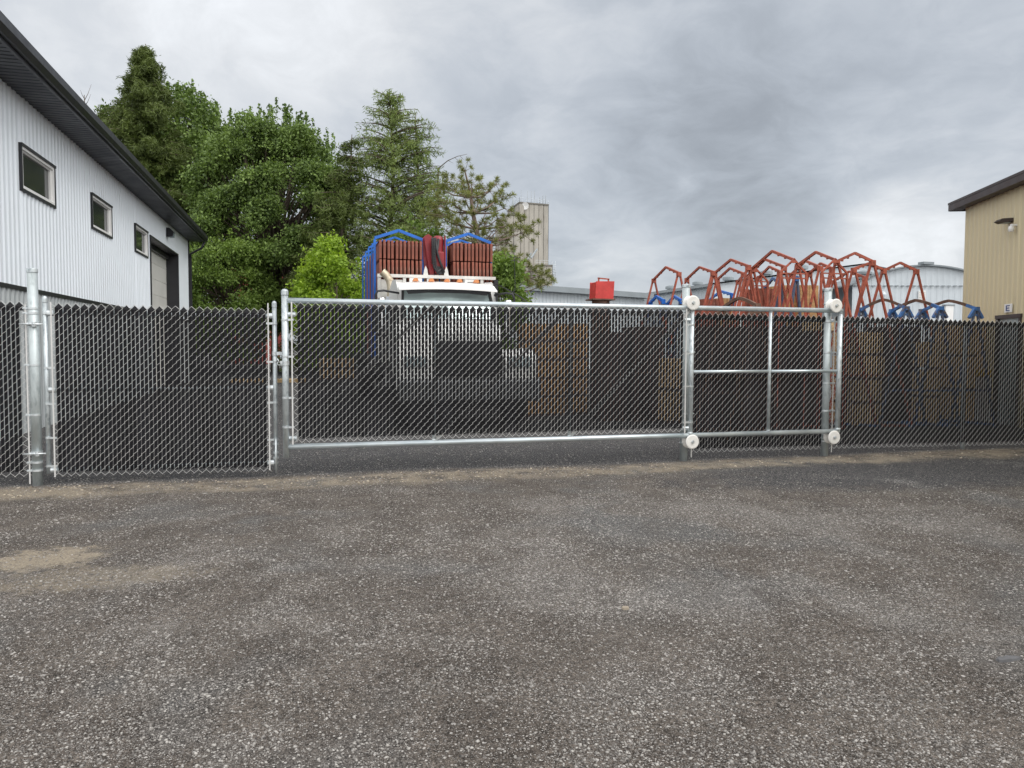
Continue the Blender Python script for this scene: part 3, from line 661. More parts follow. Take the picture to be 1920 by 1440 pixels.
a, c_ = TC+tn*14, TC+tn*14+tu*TLEN; m.add([(a.x, a.y, 0), (c_.x, c_.y, 0), (c_.x, c_.y, ze), (a.x, a.y, ze)], [(0, 1, 2, 3)])
m.build('wall', 'tan', b)
m = MB(); tbox(m, -.34, TLEN+.3, .20, .235, ze-.03, ze+.095); tbox(m, -.37, -.34, .2, -14.2, ze-.03, ze+.095) ; m.build('fascia', 'brown', b)
m = MB(); tbox(m, -.33, TLEN+.29, .0, .198, ze-.025, ze-.005); m.build('soffit', 'brown', b)
m = MB(); q0 = [wl(-.36, .24, ze+.10), wl(TLEN+.32, .24, ze+.10), wl(TLEN+.32, -7, ze+1.62), wl(-.36, -7, ze+1.62), wl(TLEN+.32, -14.3, ze+.10), wl(-.36, -14.3, ze+.10)]
m.add(q0+[(x, y, z+.05) for x, y, z in q0], [(0, 3, 2, 1), (3, 5, 4, 2), (6, 7, 8, 9), (9, 8, 10, 11), (0, 1, 7, 6), (1, 2, 8, 7), (2, 4, 10, 8), (4, 5, 11, 10), (5, 3, 9, 11), (3, 0, 6, 9)]); m.build('roof', 'brown', b)
m = MB(); tbox(m, dl0, dl0+.06, -.04, .035, 0, dz-.07); tbox(m, dl1-.06, dl1, -.04, .035, 0, dz-.07); tbox(m, dl0-.02, dl1+.02, -.04, .04, dz-.07, dz)
fr = m.build('door_frame', 'brown', b)
m = MB(); tbox(m, dl0+.06, dl1-.06, -.05, -.02, 0, dz-.07); m.build('door', 'paleglass', fr)
l_, z_ = tl(1897, 413); m = MB()
vs = [wl(l_-.11, .03, z_+.03), wl(l_-.11, .22, z_+.02), wl(l_-.11, .27, z_-.02), wl(l_-.11, .20, z_-.055), wl(l_-.11, .03, z_-.03)]
m.ext(vs, tuple(tu*.24)); tbox(m, l_-.06, l_+.06, .0, .04, z_-.04, z_+.03); lo = m.build('wall_lamp', 'brown', b)
m = MB(); tbox(m, l_-.08, l_+.10, .06, .18, z_-.058, z_-.048); m.build('lens', 'paleglass', lo)
l_, z_ = tl(1908, 428); c_ = wl(l_, .11, z_); m = MB(); m.lathe((c_[0], c_[1], z_-.06), (0, 0, 1), [(0, 0), (.0, .04), (.05, .055), (.10, .045), (.11, 0)], 14); tbox(m, l_-.03, l_+.03, .0, .12, z_+.045, z_+.08); m.build('security_camera', 'white', b)
(l0_, z1_), (l1_, z0_) = tl(1887.5, 570.5), tl(1900.5, 585); m = MB(); tbox(m, l0_, l1_, .022, .04, z0_, z1_); so_ = m.build('door_sign', 'white', b)
m = MB(); W_, H_ = l1_-l0_, z1_-z0_
for a, b2_, c2_, d2_ in ((.24, .37, .16, .84), (.37, .76, .16, .27), (.37, .70, .445, .555), (.37, .76, .73, .84)): tbox(m, l0_+a*W_, l0_+b2_*W_, .0405, .045, z0_+c2_*H_, z0_+d2_*H_)
m.build('letter', 'signblue', so_)

# ------------------------------------------------------------------ far buildings
def corr_line(m, p, q, z0, za, zb, pitch, depth):
    p = Vector(p); q = Vector(q); L = (q-p).length; d = (q-p)/L; nrm = Vector((d.y, -d.x, 0))
    if nrm.dot(p.xy.to_3d()) > 0: nrm = -nrm
    pr = rib_profile(0, L, pitch, depth); vs = []
    for a, o_ in pr:
        c_ = p+d*a+nrm*o_; vs += [(c_.x, c_.y, z0), (c_.x, c_.y, za+(zb-za)*a/L)]
    m.add(vs, [(2*i, 2*i+2, 2*i+3, 2*i+1) for i in range(len(pr)-1)]); return nrm
# long white shed behind the red box
A = at(930, 650, 44); B = at(1206, 650, 52.5); dab = (B-A).normalized(); A = A-dab*3.0; A.z = B.z = 0
b = thing('storage_shed', ((A.x+B.x)/2, (A.y+B.y)/2, 0), 'long pale metal shed with a grey roof edge behind the red box', 'building')
zr = 5.0
m = MB(); nrm = corr_line(m, A, B, 0, zr-.28, zr-.28, .3, .03)
back = -nrm*14
for p, q in ((B, B+back), (B+back, A+back), (A+back, A)): m.add([(p.x, p.y, 0), (q.x, q.y, 0), (q.x, q.y, zr-.28), (p.x, p.y, zr-.28)], [(0, 1, 2, 3)])
m.build('wall', 'palewall', b)
m = MB(); e = B+dab*.45; s_ = A-dab*.4; o1 = nrm*.5
m.ext([(s_+o1).xy.to_3d()+Vector((0, 0, zr-.3)), (e+o1).xy.to_3d()+Vector((0, 0, zr-.3)), (e+back).xy.to_3d()+Vector((0, 0, zr+.3)), (s_+back).xy.to_3d()+Vector((0, 0, zr+.3))], (0, 0, .34)); m.build('roof', 'greyroof', b)

# white warehouse with pale low roof behind the racks
A = at(1190, 650, 94); B = at(1612, 650, 56); A.z = B.z = 0
dab = (B-A).normalized(); nrm = Vector((dab.y, -dab.x, 0)); nrm = -nrm if nrm.dot(A) > 0 else nrm
A = A+nrm*12; B = B+nrm*12
b = thing('warehouse', ((A.x+B.x)/2, (A.y+B.y)/2, 0), 'low white warehouse with pale grey roof and roof vents behind the red racks', 'building')
m = MB(); corr_line(m, A, B, 0, 5.7, 5.7, .4, .03)
m.add([(B.x, B.y, 0), ((B-nrm*24).x, (B-nrm*24).y, 0), ((B-nrm*24).x, (B-nrm*24).y, 5.7), ((B-nrm*12).x, (B-nrm*12).y, 7.4), (B.x, B.y, 5.7)], [(0, 1, 2, 3, 4)]); m.build('wall', 'palewall', b)
m = MB(); a0 = A+nrm*.4; b0 = B+nrm*.4+dab*.3; rg = nrm*12.4
m.add([(a0.x, a0.y, 5.75), (b0.x, b0.y, 5.75), ((b0-rg).x, (b0-rg).y, 7.5), ((a0-rg).x, (a0-rg).y, 7.5), ((b0-rg*2).x, (b0-rg*2).y, 5.75), ((a0-rg*2).x, (a0-rg*2).y, 5.75),
       (a0.x, a0.y, 5.55), (b0.x, b0.y, 5.55)], [(0, 1, 2, 3), (3, 2, 4, 5), (6, 7, 1, 0)])
rf = m.build('roof', 'paleroof', b)
for px in (1256, 1307, 1364, 1435, 1500):
    tt = None
    # vents sit on the ridge line
    ra, rb = a0-rg, b0-rg
    d_ = ray(px, 600); d2 = Vector((d_.x, d_.y)); e2 = Vector(((rb-ra).x, (rb-ra).y))
    den = d2.x*e2.y-d2.y*e2.x; k = (ra.x*e2.y-ra.y*e2.x)/den; pt = d2*k
    m = MB(); m.lathe((pt.x, pt.y, 7.4), (0, 0, 1), [(0, .35), (.35, .35), (.35, .55), (.6, .55), (.75, .2), (.75, 0)], 12); m.build('roof_vent', 'greyroof', rf)

# arched white hall
b_c = at(1730, 650, 50); b_c.z = 0
b = thing('arched_hall', tuple(b_c), 'white metal hall with shallow arched roof left of the tan building', 'building')
ex_ = Vector((math.cos(YAW+R(2)), -math.sin(YAW+R(2)), 0)); en = Vector((ex_.y, -ex_.x, 0)); en = -en if en.dot(b_c) > 0 else en
HW = 4.6
def az(t): return 5.55+1.15*(1-(t/HW)**2)
m = MB(); pr = rib_profile(-HW, HW, .38, .018); vs = []
for a, o_ in pr:
    q = b_c+ex_*a+en*o_; vs += [(q.x, q.y, 0), (q.x, q.y, 5.42), (q.x, q.y, 5.44), (q.x, q.y, az(a))]
m.add(vs, [(4*i, 4*i+4, 4*i+5, 4*i+1) for i in range(len(pr)-1)]+[(4*i+2, 4*i+6, 4*i+7, 4*i+3) for i in range(len(pr)-1)]); m.build('wall', 'palewall', b)
m = MB()
ns = 24
for i in range(ns):
    t0_, t1_ = -HW-.2+(2*HW+.4)*i/ns, -HW-.2+(2*HW+.4)*(i+1)/ns
    p0 = b_c+ex_*t0_+en*.25; p1 = b_c+ex_*t1_+en*.25; z0, z1 = az(t0_), az(t1_)
    m.ext([(p0.x, p0.y, z0), (p1.x, p1.y, z1), (p1.x, p1.y, z1+.10), (p0.x, p0.y, z0+.10)], tuple(-en*20))
m.build('roof', 'greyroof', b)
m = MB()
for k in range(24):
    p0 = b_c+ex_*(-HW+.1+k*.37)+en*.09; m.bar((p0.x, p0.y, 5.43), tuple(p0.xy+ex_.xy*.2)+(5.43,), .06, .07)
m.build('clip', 'greyroof', b)
def onwall(px, py, off=.06):
    d_ = ray(px, py); k = (b_c+en*off-CAM).dot(en)/d_.dot(en); return CAM+d_*k
p0 = onwall(1722, 545); p1 = onwall(1735, 566)
m = MB(); m.bar((p0.x, p0.y, (p0.z+p1.z)/2), (p1.x, p1.y, (p0.z+p1.z)/2), .05, p0.z-p1.z, (0, 0, 1)); wq = m.build('window', 'white', b)
m = MB()
for k in range(4):
    z = p1.z+.08+(p0.z-p1.z-.1)*k/4; m.bar((p0.x+.05, p0.y, z+.06), (p1.x-.05, p1.y, z+.06), .09, .11)
m.build('pane', 'cream', wq)
p0 = onwall(1771, 573); p1 = onwall(1830, 640); m = MB(); m.b2((p0.x, p0.y-.12, 0), (p1.x, p0.y+.1, p0.z)); dq = m.build('roller_door', 'white', b)
m = MB(); m.b2((p0.x-.1, p0.y-.16, p0.z), (p1.x, p0.y+.1, p0.z+.07)); m.build('door_hood', 'greyroof', dq)
p0 = onwall(1656, 549, .3); m = MB(); m.lathe(tuple(p0), (0, 0, 1), [(-.12, 0), (-.12, .22), (.05, .12), (.12, 0)], 12); m.tube(tuple(p0), tuple(p0-en*.35), .03, 6); m.build('wall_lamp', 'palewall', b)
p0 = b_c+en*.1; m = MB(); m.box((p0.x, p0.y, az(0)+.18), (.8, .5, .16)); m.build('roof_vent', 'greyroof', b)
p0 = b_c-ex_*3.9; m = MB(); m.lathe((p0.x, p0.y, az(3.9)), (0, 0, 1), [(0, .4), (.3, .4), (.3, .5), (.45, .5), (.6, 0)], 12); m.build('roof_vent', 'greyroof', b)

# ------------------------------------------------------------------ concrete grain tower
ZT_ = 180
def tp(px, py, Z=ZT_): return at(px, py, Z)
b0 = at(1000, 650, ZT_); b = thing('grain_tower', (b0.x, b0.y, 0), 'tall weathered concrete tower with antennas on its roof beyond the trees', 'tower')
def block(m, pts, z, gro=None, pitch=1.1):
    """pts plan polygon, extruded to z; vertical joints cut as recessed strips"""
    n = len(pts)
    for i in range(n):
        p, q = pts[i], pts[(i+1) % n]; L = (q-p).length; k = max(1, int(L/pitch)); d_ = (q-p)/L
        for j in range(k):
            a = p+d_*(L*j/k); c_ = p+d_*(L*(j+1)/k-.10)
            m.add([(a.x, a.y, 0), (c_.x, c_.y, 0), (c_.x, c_.y, z), (a.x, a.y, z)], [(0, 1, 2, 3)])
            if gro is not None:
                e_ = p+d_*(L*(j+1)/k); inn = (sum((x for x in pts), Vector((0, 0, 0)))/n - (c_+e_)/2).normalized()*.12; a2 = c_+inn; c2_ = e_+inn
                gro.add([(a2.x, a2.y, 0), (c2_.x, c2_.y, 0), (c2_.x, c2_.y, z-.05), (a2.x, a2.y, z-.05)], [(0, 1, 2, 3)])
    m.add([(p.x, p.y, z) for p in pts], [tuple(range(n))])
def plan(l): return [Vector((p.x, p.y, 0)) for p in l]
m = MB(); gr = MB()
F0 = at(973, 650, ZT_); F1 = at(1027, 650, ZT_+3); F2 = F1+Vector((.5, 11, 0)); F3 = at(950, 650, ZT_+12)
zt_ = at(975, 382, ZT_).z
block(m, plan([F0, F1, F2, F3]), zt_, gr)
zs = at(975, 407, ZT_).z
L0 = at(928, 650, ZT_+9); block(m, plan([at(950, 650, ZT_-2), at(975, 650, ZT_-1.2), at(975, 650, ZT_+8), L0]), zs, gr)
za = at(1020, 501, ZT_).z; A0, A1 = at(1004, 650, ZT_-4), at(1035, 650, ZT_-3); block(m, plan([A0, A1, A1+Vector((.3, 8, 0)), A0+Vector((.3, 8, 0))]), za, gr)
m.build('wall', 'concrete', b); gr.build('joint', 'concretedark', b)
m = MB()
for (p, q, z) in ((F0, F1, zt_), (F3, F0, zt_), (at(950, 650, ZT_-2), at(975, 650, ZT_-1.2), zs), (A0, A1, za)):
    p = Vector((p.x, p.y, z)); q = Vector((q.x, q.y, z)); m = MB(); m.bar(p, q, .3, .3); m.build('parapet', 'concretedark', b)
for (p, q, z) in ((F0, F1, zt_), (F3, F0, zt_), (L0, at(950, 650, ZT_-2), zs), (A0, A1, za)):
    p = Vector((p.x, p.y, z)); q = Vector((q.x, q.y, z)); m = MB()
    for h_ in (.6, 1.1): m.bar(p+Vector((0, 0, h_)), q+Vector((0, 0, h_)), .05)
    for k in range(5): c_ = p.lerp(q, k/4); m.bar(c_, c_+Vector((0, 0, 1.1)), .05)
    m.build('railing', 'palewall', b)
for px, y0_, w_ in ((977, 357, .12), (989, 358, .12), (996, 358, .16), (1002, 358, .16), (1007, 372, .14), (1012, 370, .22), (1018, 367, .24), (1023, 366, .18), (1027, 379, .1), (962, 370, .5), (974, 374, .14), (986, 374, .12)):
    base_ = at(px, 384, ZT_+3); top_ = at(px, y0_, ZT_+3); m = MB(); m.tube((base_.x, base_.y, zt_ if px != 962 else zs), (base_.x, base_.y, top_.z), w_*.35, 6); m.build('antenna', 'paleroof', b)
m = MB(); dq = at(984.5, 386, ZT_-1.2); m.lathe(tuple(dq), tuple((CAM-dq).normalized()), [(-.25, 0), (-.15, .5), (.1, .85), (.15, .85), (.0, .0)], 20); m.build('dish_antenna', 'white', b)
for (xa, xb_, ya, yb) in ((1008, 1024, 424, 445), (1008, 1023, 480, 499)):
    p = at(xa, ya, ZT_+1.8); q = at(xb_, yb, ZT_+2.6); m = MB(); m.bar((p.x, p.y-.25, (p.z+q.z)/2), (q.x, q.y-.25, (p.z+q.z)/2), .35, p.z-q.z); m.build('window', 'paleglass', b)
for i, (xa, ya, xb_, yb) in enumerate(((985, 495, 996, 475), (996, 484, 1007, 467))):
    m = MB(); m.bar(at(xa, ya, ZT_-6), at(xb_, yb, ZT_-3), .3); m.build('spout', 'paleroof', b)
m = MB(); p = at(1037.5, 650, ZT_-1)
for dx_ in (-.35, .35): m.tube((p.x+dx_, p.y, at(1037, 525, ZT_).z), (p.x+dx_, p.y, za+1.2), .05, 6)
for k in range(7): z = at(1037, 525, ZT_).z+k*.55; m.lathe((p.x, p.y, z), (0, 0, 1), [(0, .55), (.12, .55)], 10)
m.build('caged_ladder', 'palewall', b)

# faint red house behind the trees
b0 = at(478, 650, 58); b = thing('house', (b0.x, b0.y, 0), 'faded red house glimpsed low through the big leafy tree', 'house')
m = MB(); m.b2((b0.x-2.2, b0.y, 0), (b0.x+2.2, b0.y+7, 7.2)); m.ext([(b0.x-2.2, b0.y, 7.2), (b0.x+2.2, b0.y, 7.2), (b0.x, b0.y, 9.2)], (0, 7, 0)); m.build('wall', 'redhouse', b)
m = MB()
for s_ in (-1, 1): m.ext([(b0.x+s_*2.5, b0.y-.3, 6.95), (b0.x, b0.y-.3, 9.25), (b0.x, b0.y-.3, 9.45), (b0.x+s_*2.5, b0.y-.3, 7.15)], (0, 7.6, 0))
m.build('roof', 'greyroof', b)
for dx_ in (-1.1, 1.1):
    m = MB(); m.b2((b0.x+dx_-.5, b0.y-.06, 3.6), (b0.x+dx_+.5, b0.y+.02, 5.0)); m.build('window', 'white', b)

# ------------------------------------------------------------------ truck
TCX = 2.74
t = thing('flatbed_truck', (TCX, 18, 0), 'white flatbed truck facing the gate, loaded with rust brown panels and blue racks', 'truck')
def P_(m, name, mat, bevel=0, parent=None): return m.build(name, mat, parent or t, bevel=bevel)
cw = 1.0
# cab shell
m = MB()
m.ext([(TCX-cw, 15.55, 1.0), (TCX-cw, 17.0, 1.0), (TCX-cw, 17.0, 2.62), (TCX-cw, 16.4, 2.80), (TCX-cw, 15.75, 2.76), (TCX-cw, 15.55, 2.62), (TCX-cw, 15.22, 1.98)], (2*cw, 0, 0))
cab = P_(m, 'cab', 'white', .05)
m = MB(); m.add([(TCX-.90, 15.21, 2.02), (TCX+.90, 15.21, 2.02), (TCX+.86, 15.50, 2.60), (TCX-.86, 15.50, 2.60), (TCX, 15.14, 2.02), (TCX, 15.43, 2.60)], [(0, 4, 5, 3), (4, 1, 2, 5)]); ws = P_(m, 'windscreen', 'windscreen')
m = MB()
for s_ in (-1, 1): m.bar((TCX+s_*.93, 15.19, 2.0), (TCX+s_*.885, 15.50, 2.62), .05, .05)
m.bar((TCX-.9, 15.50, 2.62), (TCX+.9, 15.50, 2.62), .05); P_(m, 'window_seal', 'rubber', parent=ws)
m = MB()
for s_ in (-.45, .45): m.path([(TCX+s_-.25, 15.12, 2.03), (TCX+s_+.2, 15.13, 2.06), (TCX+s_+.32, 15.24, 2.28)], .009, 6)
P_(m, 'wiper', 'rubber', parent=ws)
# things behind the glass: seats as dark shapes are not seen; sun visor outside
m = MB()
m.ext([(TCX-.93, 15.53, 2.66), (TCX-.98, 15.20, 2.55), (TCX-.98, 15.20, 2.59), (TCX-.91, 15.52, 2.76)], (0, 0, 0)) if False else None
vs = []
prof = [(15.60, 2.78), (15.30, 2.73), (15.10, 2.62), (15.10, 2.595), (15.31, 2.70), (15.60, 2.74)]
nseg = 8
for i in range(nseg+1):
    f = -1+2*i/nseg; xw = TCX+f*(.93)
    for (yy, zz) in prof:
        k = (15.60-yy)/.5; vs.append((TCX+f*(.90+.09*k), yy+f*f*.10*k, zz-f*f*.03))
n_ = len(prof); m.add(vs, [(i*n_+j, (i+1)*n_+j, (i+1)*n_+(j+1) % n_, i*n_+(j+1) % n_) for i in range(nseg) for j in range(n_)]+[tuple(range(n_)), tuple(nseg*n_+j for j in reversed(range(n_)))])
P_(m, 'sun_visor', 'white')
m = MB(); m.ext([(TCX-.88, 15.30, 2.64), (TCX-.80, 15.30, 2.50), (TCX-.4, 15.30, 2.535), (TCX+.4, 15.30, 2.535), (TCX+.80, 15.30, 2.50), (TCX+.88, 15.30, 2.64)], (0, .02, 0)); P_(m, 'visor_shadow_strip', 'black')  # black strip stands in for the shade band under the visor
for dx_ in (-.62, -.3, 0.02, .28, .63):
    z_ = 2.80; m = MB(); m.ext([(TCX+dx_-.045, 15.50, z_-.02), (TCX+dx_+.045, 15.50, z_-.02), (TCX+dx_+.025, 15.50, z_+.03), (TCX+dx_-.025, 15.50, z_+.03)], (0, .14, 0)); P_(m, 'clearance_light', 'amber', .008)
# doors windows
for s_ in (-1, 1):
    x = TCX+s_*(cw+.003)
    m = MB(); m.add([(x, 15.62, 1.75), (x, 16.5, 1.75), (x, 16.5, 2.42), (x, 15.78, 2.42)], [(0, 1, 2, 3)]); P_(m, 'side_window', 'glass')
    # mirrors
    xm = TCX+s_*1.40 if s_ < 0 else TCX+1.25
    m = MB(); m.path([(TCX+s_*.98, 15.4, 2.52), (xm-s_*.1, 15.1, 2.545), (xm+s_*.02, 15.08, 2.53), (xm+s_*.06, 15.08, 2.45), (xm+s_*.06, 15.08, 1.75), (xm, 15.1, 1.68), (TCX+s_*.98, 15.4, 1.65)], .022, 8)
    mo = P_(m, 'mirror', 'black')
    m = MB(); m.lathe((xm-s_*.06, 15.07, 2.0), (0, 0, 1), [(-.25, 0), (-.25, .07), (-.2, .085), (.33, .085), (.40, .06), (.41, 0)], 14); P_(m, 'mirror_shell', 'chrome', parent=mo)
# hood with grille
m = MB(); hs = []
for yy, wx, zt2, zb2 in ((15.25, .98, 2.02, .9), (14.4, .90, 1.97, .9), (13.45, .68, 1.90, .9), (13.22, .62, 1.72, .9)):
    for a in (-1, -.75, 0, .75, 1): hs.append((TCX-.02+a*wx, yy, zt2-(.10 if abs(a) == 1 else .02 if abs(a) == .75 else -.02)))
    hs += [(TCX-.02+wx, yy, zb2), (TCX-.02-wx, yy, zb2)]
m.add(hs, [(i*7+j, i*7+(j+1) % 7, (i+1)*7+(j+1) % 7, (i+1)*7+j) for i in range(3) for j in range(7)]+[tuple(21+j for j in range(7))], False); P_(m, 'hood', 'white', .03)
m = MB(); m.b2((TCX-.62, 13.14, .96), (TCX+.58, 13.21, 1.57)); gr_ = P_(m, 'grille', 'black', .02)
m = MB()
for k in range(9): m.b2((TCX-.60, 13.115, 1.0+k*.062), (TCX+.56, 13.138, 1.022+k*.062))
P_(m, 'grille_bars', 'darksteel', parent=gr_)
# fenders (wheel arches) left and right, headlights, bumper
for s_ in (-1, 1):
    m = MB(); x0_, x1_ = (TCX-1.27, TCX-.63) if s_ < 0 else (TCX+.59, TCX+1.20)
    zt3 = 1.42 if s_ > 0 else 1.86
    pts = [(13.15, .92), (13.12, 1.25), (13.25, zt3-.06), (13.6, zt3), (14.6, zt3-.02), (14.95, 1.25), (15.1, .75), (14.95, .70), (14.75, 1.02), (14.45, 1.22), (14.05, 1.22), (13.75, 1.02), (13.62, .75), (13.2, .75)]
    m.ext([(x0_, a, c_) for a, c_ in pts], (x1_-x0_, 0, 0)); P_(m, 'fender', 'white', .03)
    xc = (x0_+x1_)/2; m = MB(); m.b2((xc-.2, 13.09, 1.12), (xc+.2, 13.13, 1.30)); P_(m, 'headlight', 'paleglass', .02)
m = MB(); m.ext([(TCX-1.25, 13.10, .50), (TCX-1.25, 12.95, .55), (TCX-1.25, 12.95, .88), (TCX-1.25, 13.10, .91)], (2.48, 0, 0)); P_(m, 'bumper', 'bumpergrey', .02)
m = MB(); m.b2((TCX-.42, 13.4, .45), (TCX-.32, 26.5, 1.0)); m.b2((TCX+.32, 13.4, .45), (TCX+.42, 26.5, 1.0)); m.b2((TCX-.9, 13.2, .38), (TCX+.9, 13.5, .55)); P_(m, 'chassis', 'darksteel')
for yy in (14.25, 22.6, 24.0):
    m = MB(); m.tube((TCX-.95, yy, .52), (TCX+.95, yy, .52), .07, 10); P_(m, 'axle', 'darksteel')
    for s_ in (-1, 1):
        m = MB(); xw = TCX+s_*1.08
        m.lathe((xw, yy, .52), (s_, 0, 0), [(-.15, .30), (-.15, .48), (-.11, .52), (.11, .52), (.15, .48), (.15, .30), (-.15, .30)], 28); wh = P_(m, 'wheel', 'rubber')
        m = MB(); m.lathe((xw, yy, .52), (s_, 0, 0), [(.10, .30), (.06, .26), (.05, .14), (.12, .10), (.12, 0)], 20); P_(m, 'rim', 'galv', parent=wh)
# exhaust stack with curved tip
m = MB(); xe, ye = 1.79, 17.15
m.path([(xe, ye, 1.0), (xe, ye, 2.68), (xe, ye, 2.80), (xe-.03, ye, 2.92), (xe-.10, ye, 3.02), (xe-.19, ye, 3.10)], .085, 16, caps=False); ex1 = P_(m, 'exhaust_stack', 'stack')
m = MB(); m.lathe((xe, ye, 1.4), (0, 0, 1), [(0, .10), (0, .11), (1.15, .11), (1.15, .10)], 16); P_(m, 'heat_shield', 'chrome', parent=ex1)
# headboard
HY = 17.42
m = MB()
m.b2((1.52, HY-.06, 3.0), (4.22, HY+.06, 3.07)); m.b2((1.52, HY-.04, 2.56), (4.2, HY+.04, 2.62)); m.b2((1.52, HY-.04, 1.1), (4.2, HY+.04, 1.2))
for x in (1.56, 2.12, 2.30, 2.66, 3.12, 3.50, 3.9): m.b2((x-.035, HY-.045, 1.2), (x+.035, HY+.045, 3.0))
m.b2((1.6, HY-.02, 2.62), (2.09, HY+.02, 2.95)); m.b2((3.9, HY-.02, 2.62), (4.17, HY+.02, 2.92)); m.b2((1.6, HY-.02, 1.2), (2.09, HY+.02, 2.56)); m.b2((3.6, HY-.02, 1.2), (4.17, HY+.02, 2.56))
hb = P_(m, 'headboard', 'whitedirty')
m = MB(); m.b2((4.18, HY-.09, 1.2), (4.27, HY+.09, 3.0)); P_(m, 'end_post', 'black', parent=hb)
for x in (2.34, 3.60):
    m = MB(); m.b2((x-.12, HY-.14, 2.80), (x+.16, HY-.07, 2.985)); o = P_(m, 'control_box', 'white', parent=hb)
m = MB()
for x in (2.34, 3.60):
    for k in range(3): m.b2((x-.06, HY-.143, 2.855+k*.03), (x+.10, HY-.1405, 2.868+k*.03))
P_(m, 'vent_louvres', 'darksteel', parent=hb)
m = MB(); m.b2((TCX-1.25, HY+.1, 1.05), (TCX+1.25, 26.5, 1.2)); P_(m, 'load_bed', 'darksteel')
# loader crane folded behind the cab
m = MB(); CX, CY = 2.80, 17.75
def rbox(m, x0, x1, y0, y1, pts): m.ext([(x0, a, c_) for a, c_ in pts], (x1-x0, 0, 0))
m.ext([(2.60, CY-.2, 3.95), (2.68, CY-.2, 4.0), (2.76, CY-.2, 3.95), (2.80, CY-.2, 3.1), (2.74, CY-.2, 3.05), (2.70, CY-.2, 3.3)], (0, .3, 0))
m.ext([(2.585, CY-.1, 3.9), (2.63, CY-.1, 3.96), (2.68, CY-.1, 3.5), (2.72, CY-.1, 3.1), (2.66, CY-.1, 3.1), (2.60, CY-.1, 3.45)], (0, .3, 0))
cr = P_(m, 'loader_crane', 'crane', .015)
m = MB(); m.lathe((2.92, CY-.12, 3.52), (0, 0, 1), [(0, 0), (0, .13), (.38, .13), (.44, .11), (.47, .06), (.475, 0)], 18); P_(m, 'crane_cylinder', 'crane', parent=cr)
m = MB(); m.b2((2.83, CY-.28, 3.12), (3.04, CY-.02, 3.62)); P_(m, 'crane_boom', 'crane', .02, parent=cr)
m = MB(); m.b2((3.05, CY-.26, 3.1), (3.075, CY-.16, 3.98)); m.b2((2.585, CY-.24, 3.1), (2.60, CY-.16, 3.3)); P_(m, 'crane_link', 'crane', parent=cr)
m = MB()
for off, zz in ((0, 3.97), (.045, 3.96)):
    m.path([(2.76+off, CY-.30, zz-.05), (2.755+off, CY-.36, zz-.25), (2.76+off, CY-.36, 3.5), (2.79+off, CY-.35, 3.25), (2.86+off*.5, CY-.34, 3.15), (2.96, CY-.34, 3.22)], .026, 8)
m.path([(2.90, CY-.3, 3.9), (2.86, CY-.34, 3.6), (2.92, CY-.34, 3.4), (3.03, CY-.34, 3.14)], .028, 8)
m.path([(2.83, CY-.32, 3.92), (2.86, CY-.34, 3.55), (2.97, CY-.33, 3.28), (3.02, CY-.33, 3.1)], .022, 8)
for k in range(16): m.lathe((2.775, CY-.36, 3.86-k*.036), (0, 0, 1), [(0, .052), (.018, .052)], 10)
m.b2((2.86, CY-.31, 3.1), (3.0, CY-.285, 3.28)); P_(m, 'hydraulic_hoses', 'hose', parent=cr)
for x in (2.60, 3.07):
    m = MB(); m.ext([(x-.055, HY-.03, 3.07), (x+.055, HY-.03, 3.07), (x+.035, HY-.03, 3.2), (x+.0, HY-.03, 3.28), (x-.03, HY-.03, 3.2)], (0, .04, 0)); P_(m, 'boom_rest', 'whitedirty')
# whip antenna and slack cable
m = MB(); a0_ = at(965, 541, 15.6); m.path([at(966, 556, 15.6), at(962, 560, 15.6), at(963, 548, 15.6), at(966, 540, 15.6), at(965, 500, 15.6), at(963, 440, 15.6)], [.006, .006, .010, .008, .006, .004], 6)
ant = P_(m, 'whip_antenna', 'black')
m = MB(); c_ = at(964, 482, 15.6); m.path([c_+Vector((-.16, 0, .02)), c_+Vector((0, 0, -.005)), c_+Vector((.12, 0, 0))], .006, 5); c_ = at(964, 489, 15.6); m.path([c_+Vector((-.07, 0, 0)), c_+Vector((.07, 0, 0))], .008, 5); P_(m, 'antenna_arm', 'black', parent=ant)
m = MB(); m.path([at(930, 533, 17.2), at(948, 541, 17), at(966, 551, 16.6), at(982, 561, 16.2), at(998, 575, 15.8), at(1006, 600, 15.8)], .012, 6)
m.path([at(976, 556, 16.4), at(982, 566, 16.3), at(985, 590, 16.2)], .007, 6); P_(m, 'slack_cable', 'black')

# racks and panels carried by the truck
def gable_rack(loc, L, zk, zbase, mat, label, cat='rack', group=None, legs='A', along='x', rise=.19, w_=.05, spread=.0, name='panel_rack', midbar=False):
    """loc centre of rack; beam of length L along x or y, knees at zk"""
    x, y, z = loc; t = thing(name, loc, label, cat, group); ax = Vector((1, 0, 0)) if along == 'x' else Vector((0, 1, 0)); pe = Vector((0, 1, 0)) if along == 'x' else Vector((1, 0, 0))
    C0 = Vector((x, y, 0)); Z_ = lambda q: Vector((0, 0, q))
    k0, k1 = C0-ax*L/2+Z_(zk), C0+ax*L/2+Z_(zk); pk = C0+Z_(zk+rise)
    m = MB(); m.bar(k0, pk, w_, w_*1.25); m.bar(pk, k1, w_, w_*1.25); m.build('top_beam', mat, t)
    for k in (k0, k1):
        for s_ in ((-1, 1) if spread else (0,)):
            f = Vector((k.x, k.y, zbase))+pe*s_*spread; m = MB(); m.bar(k-Z_(.02)+pe*s_*.02, f, w_); m.build('leg', mat, t)
    return t
gy = [17.72, 18.55, 19.5, 20.5, 21.6]
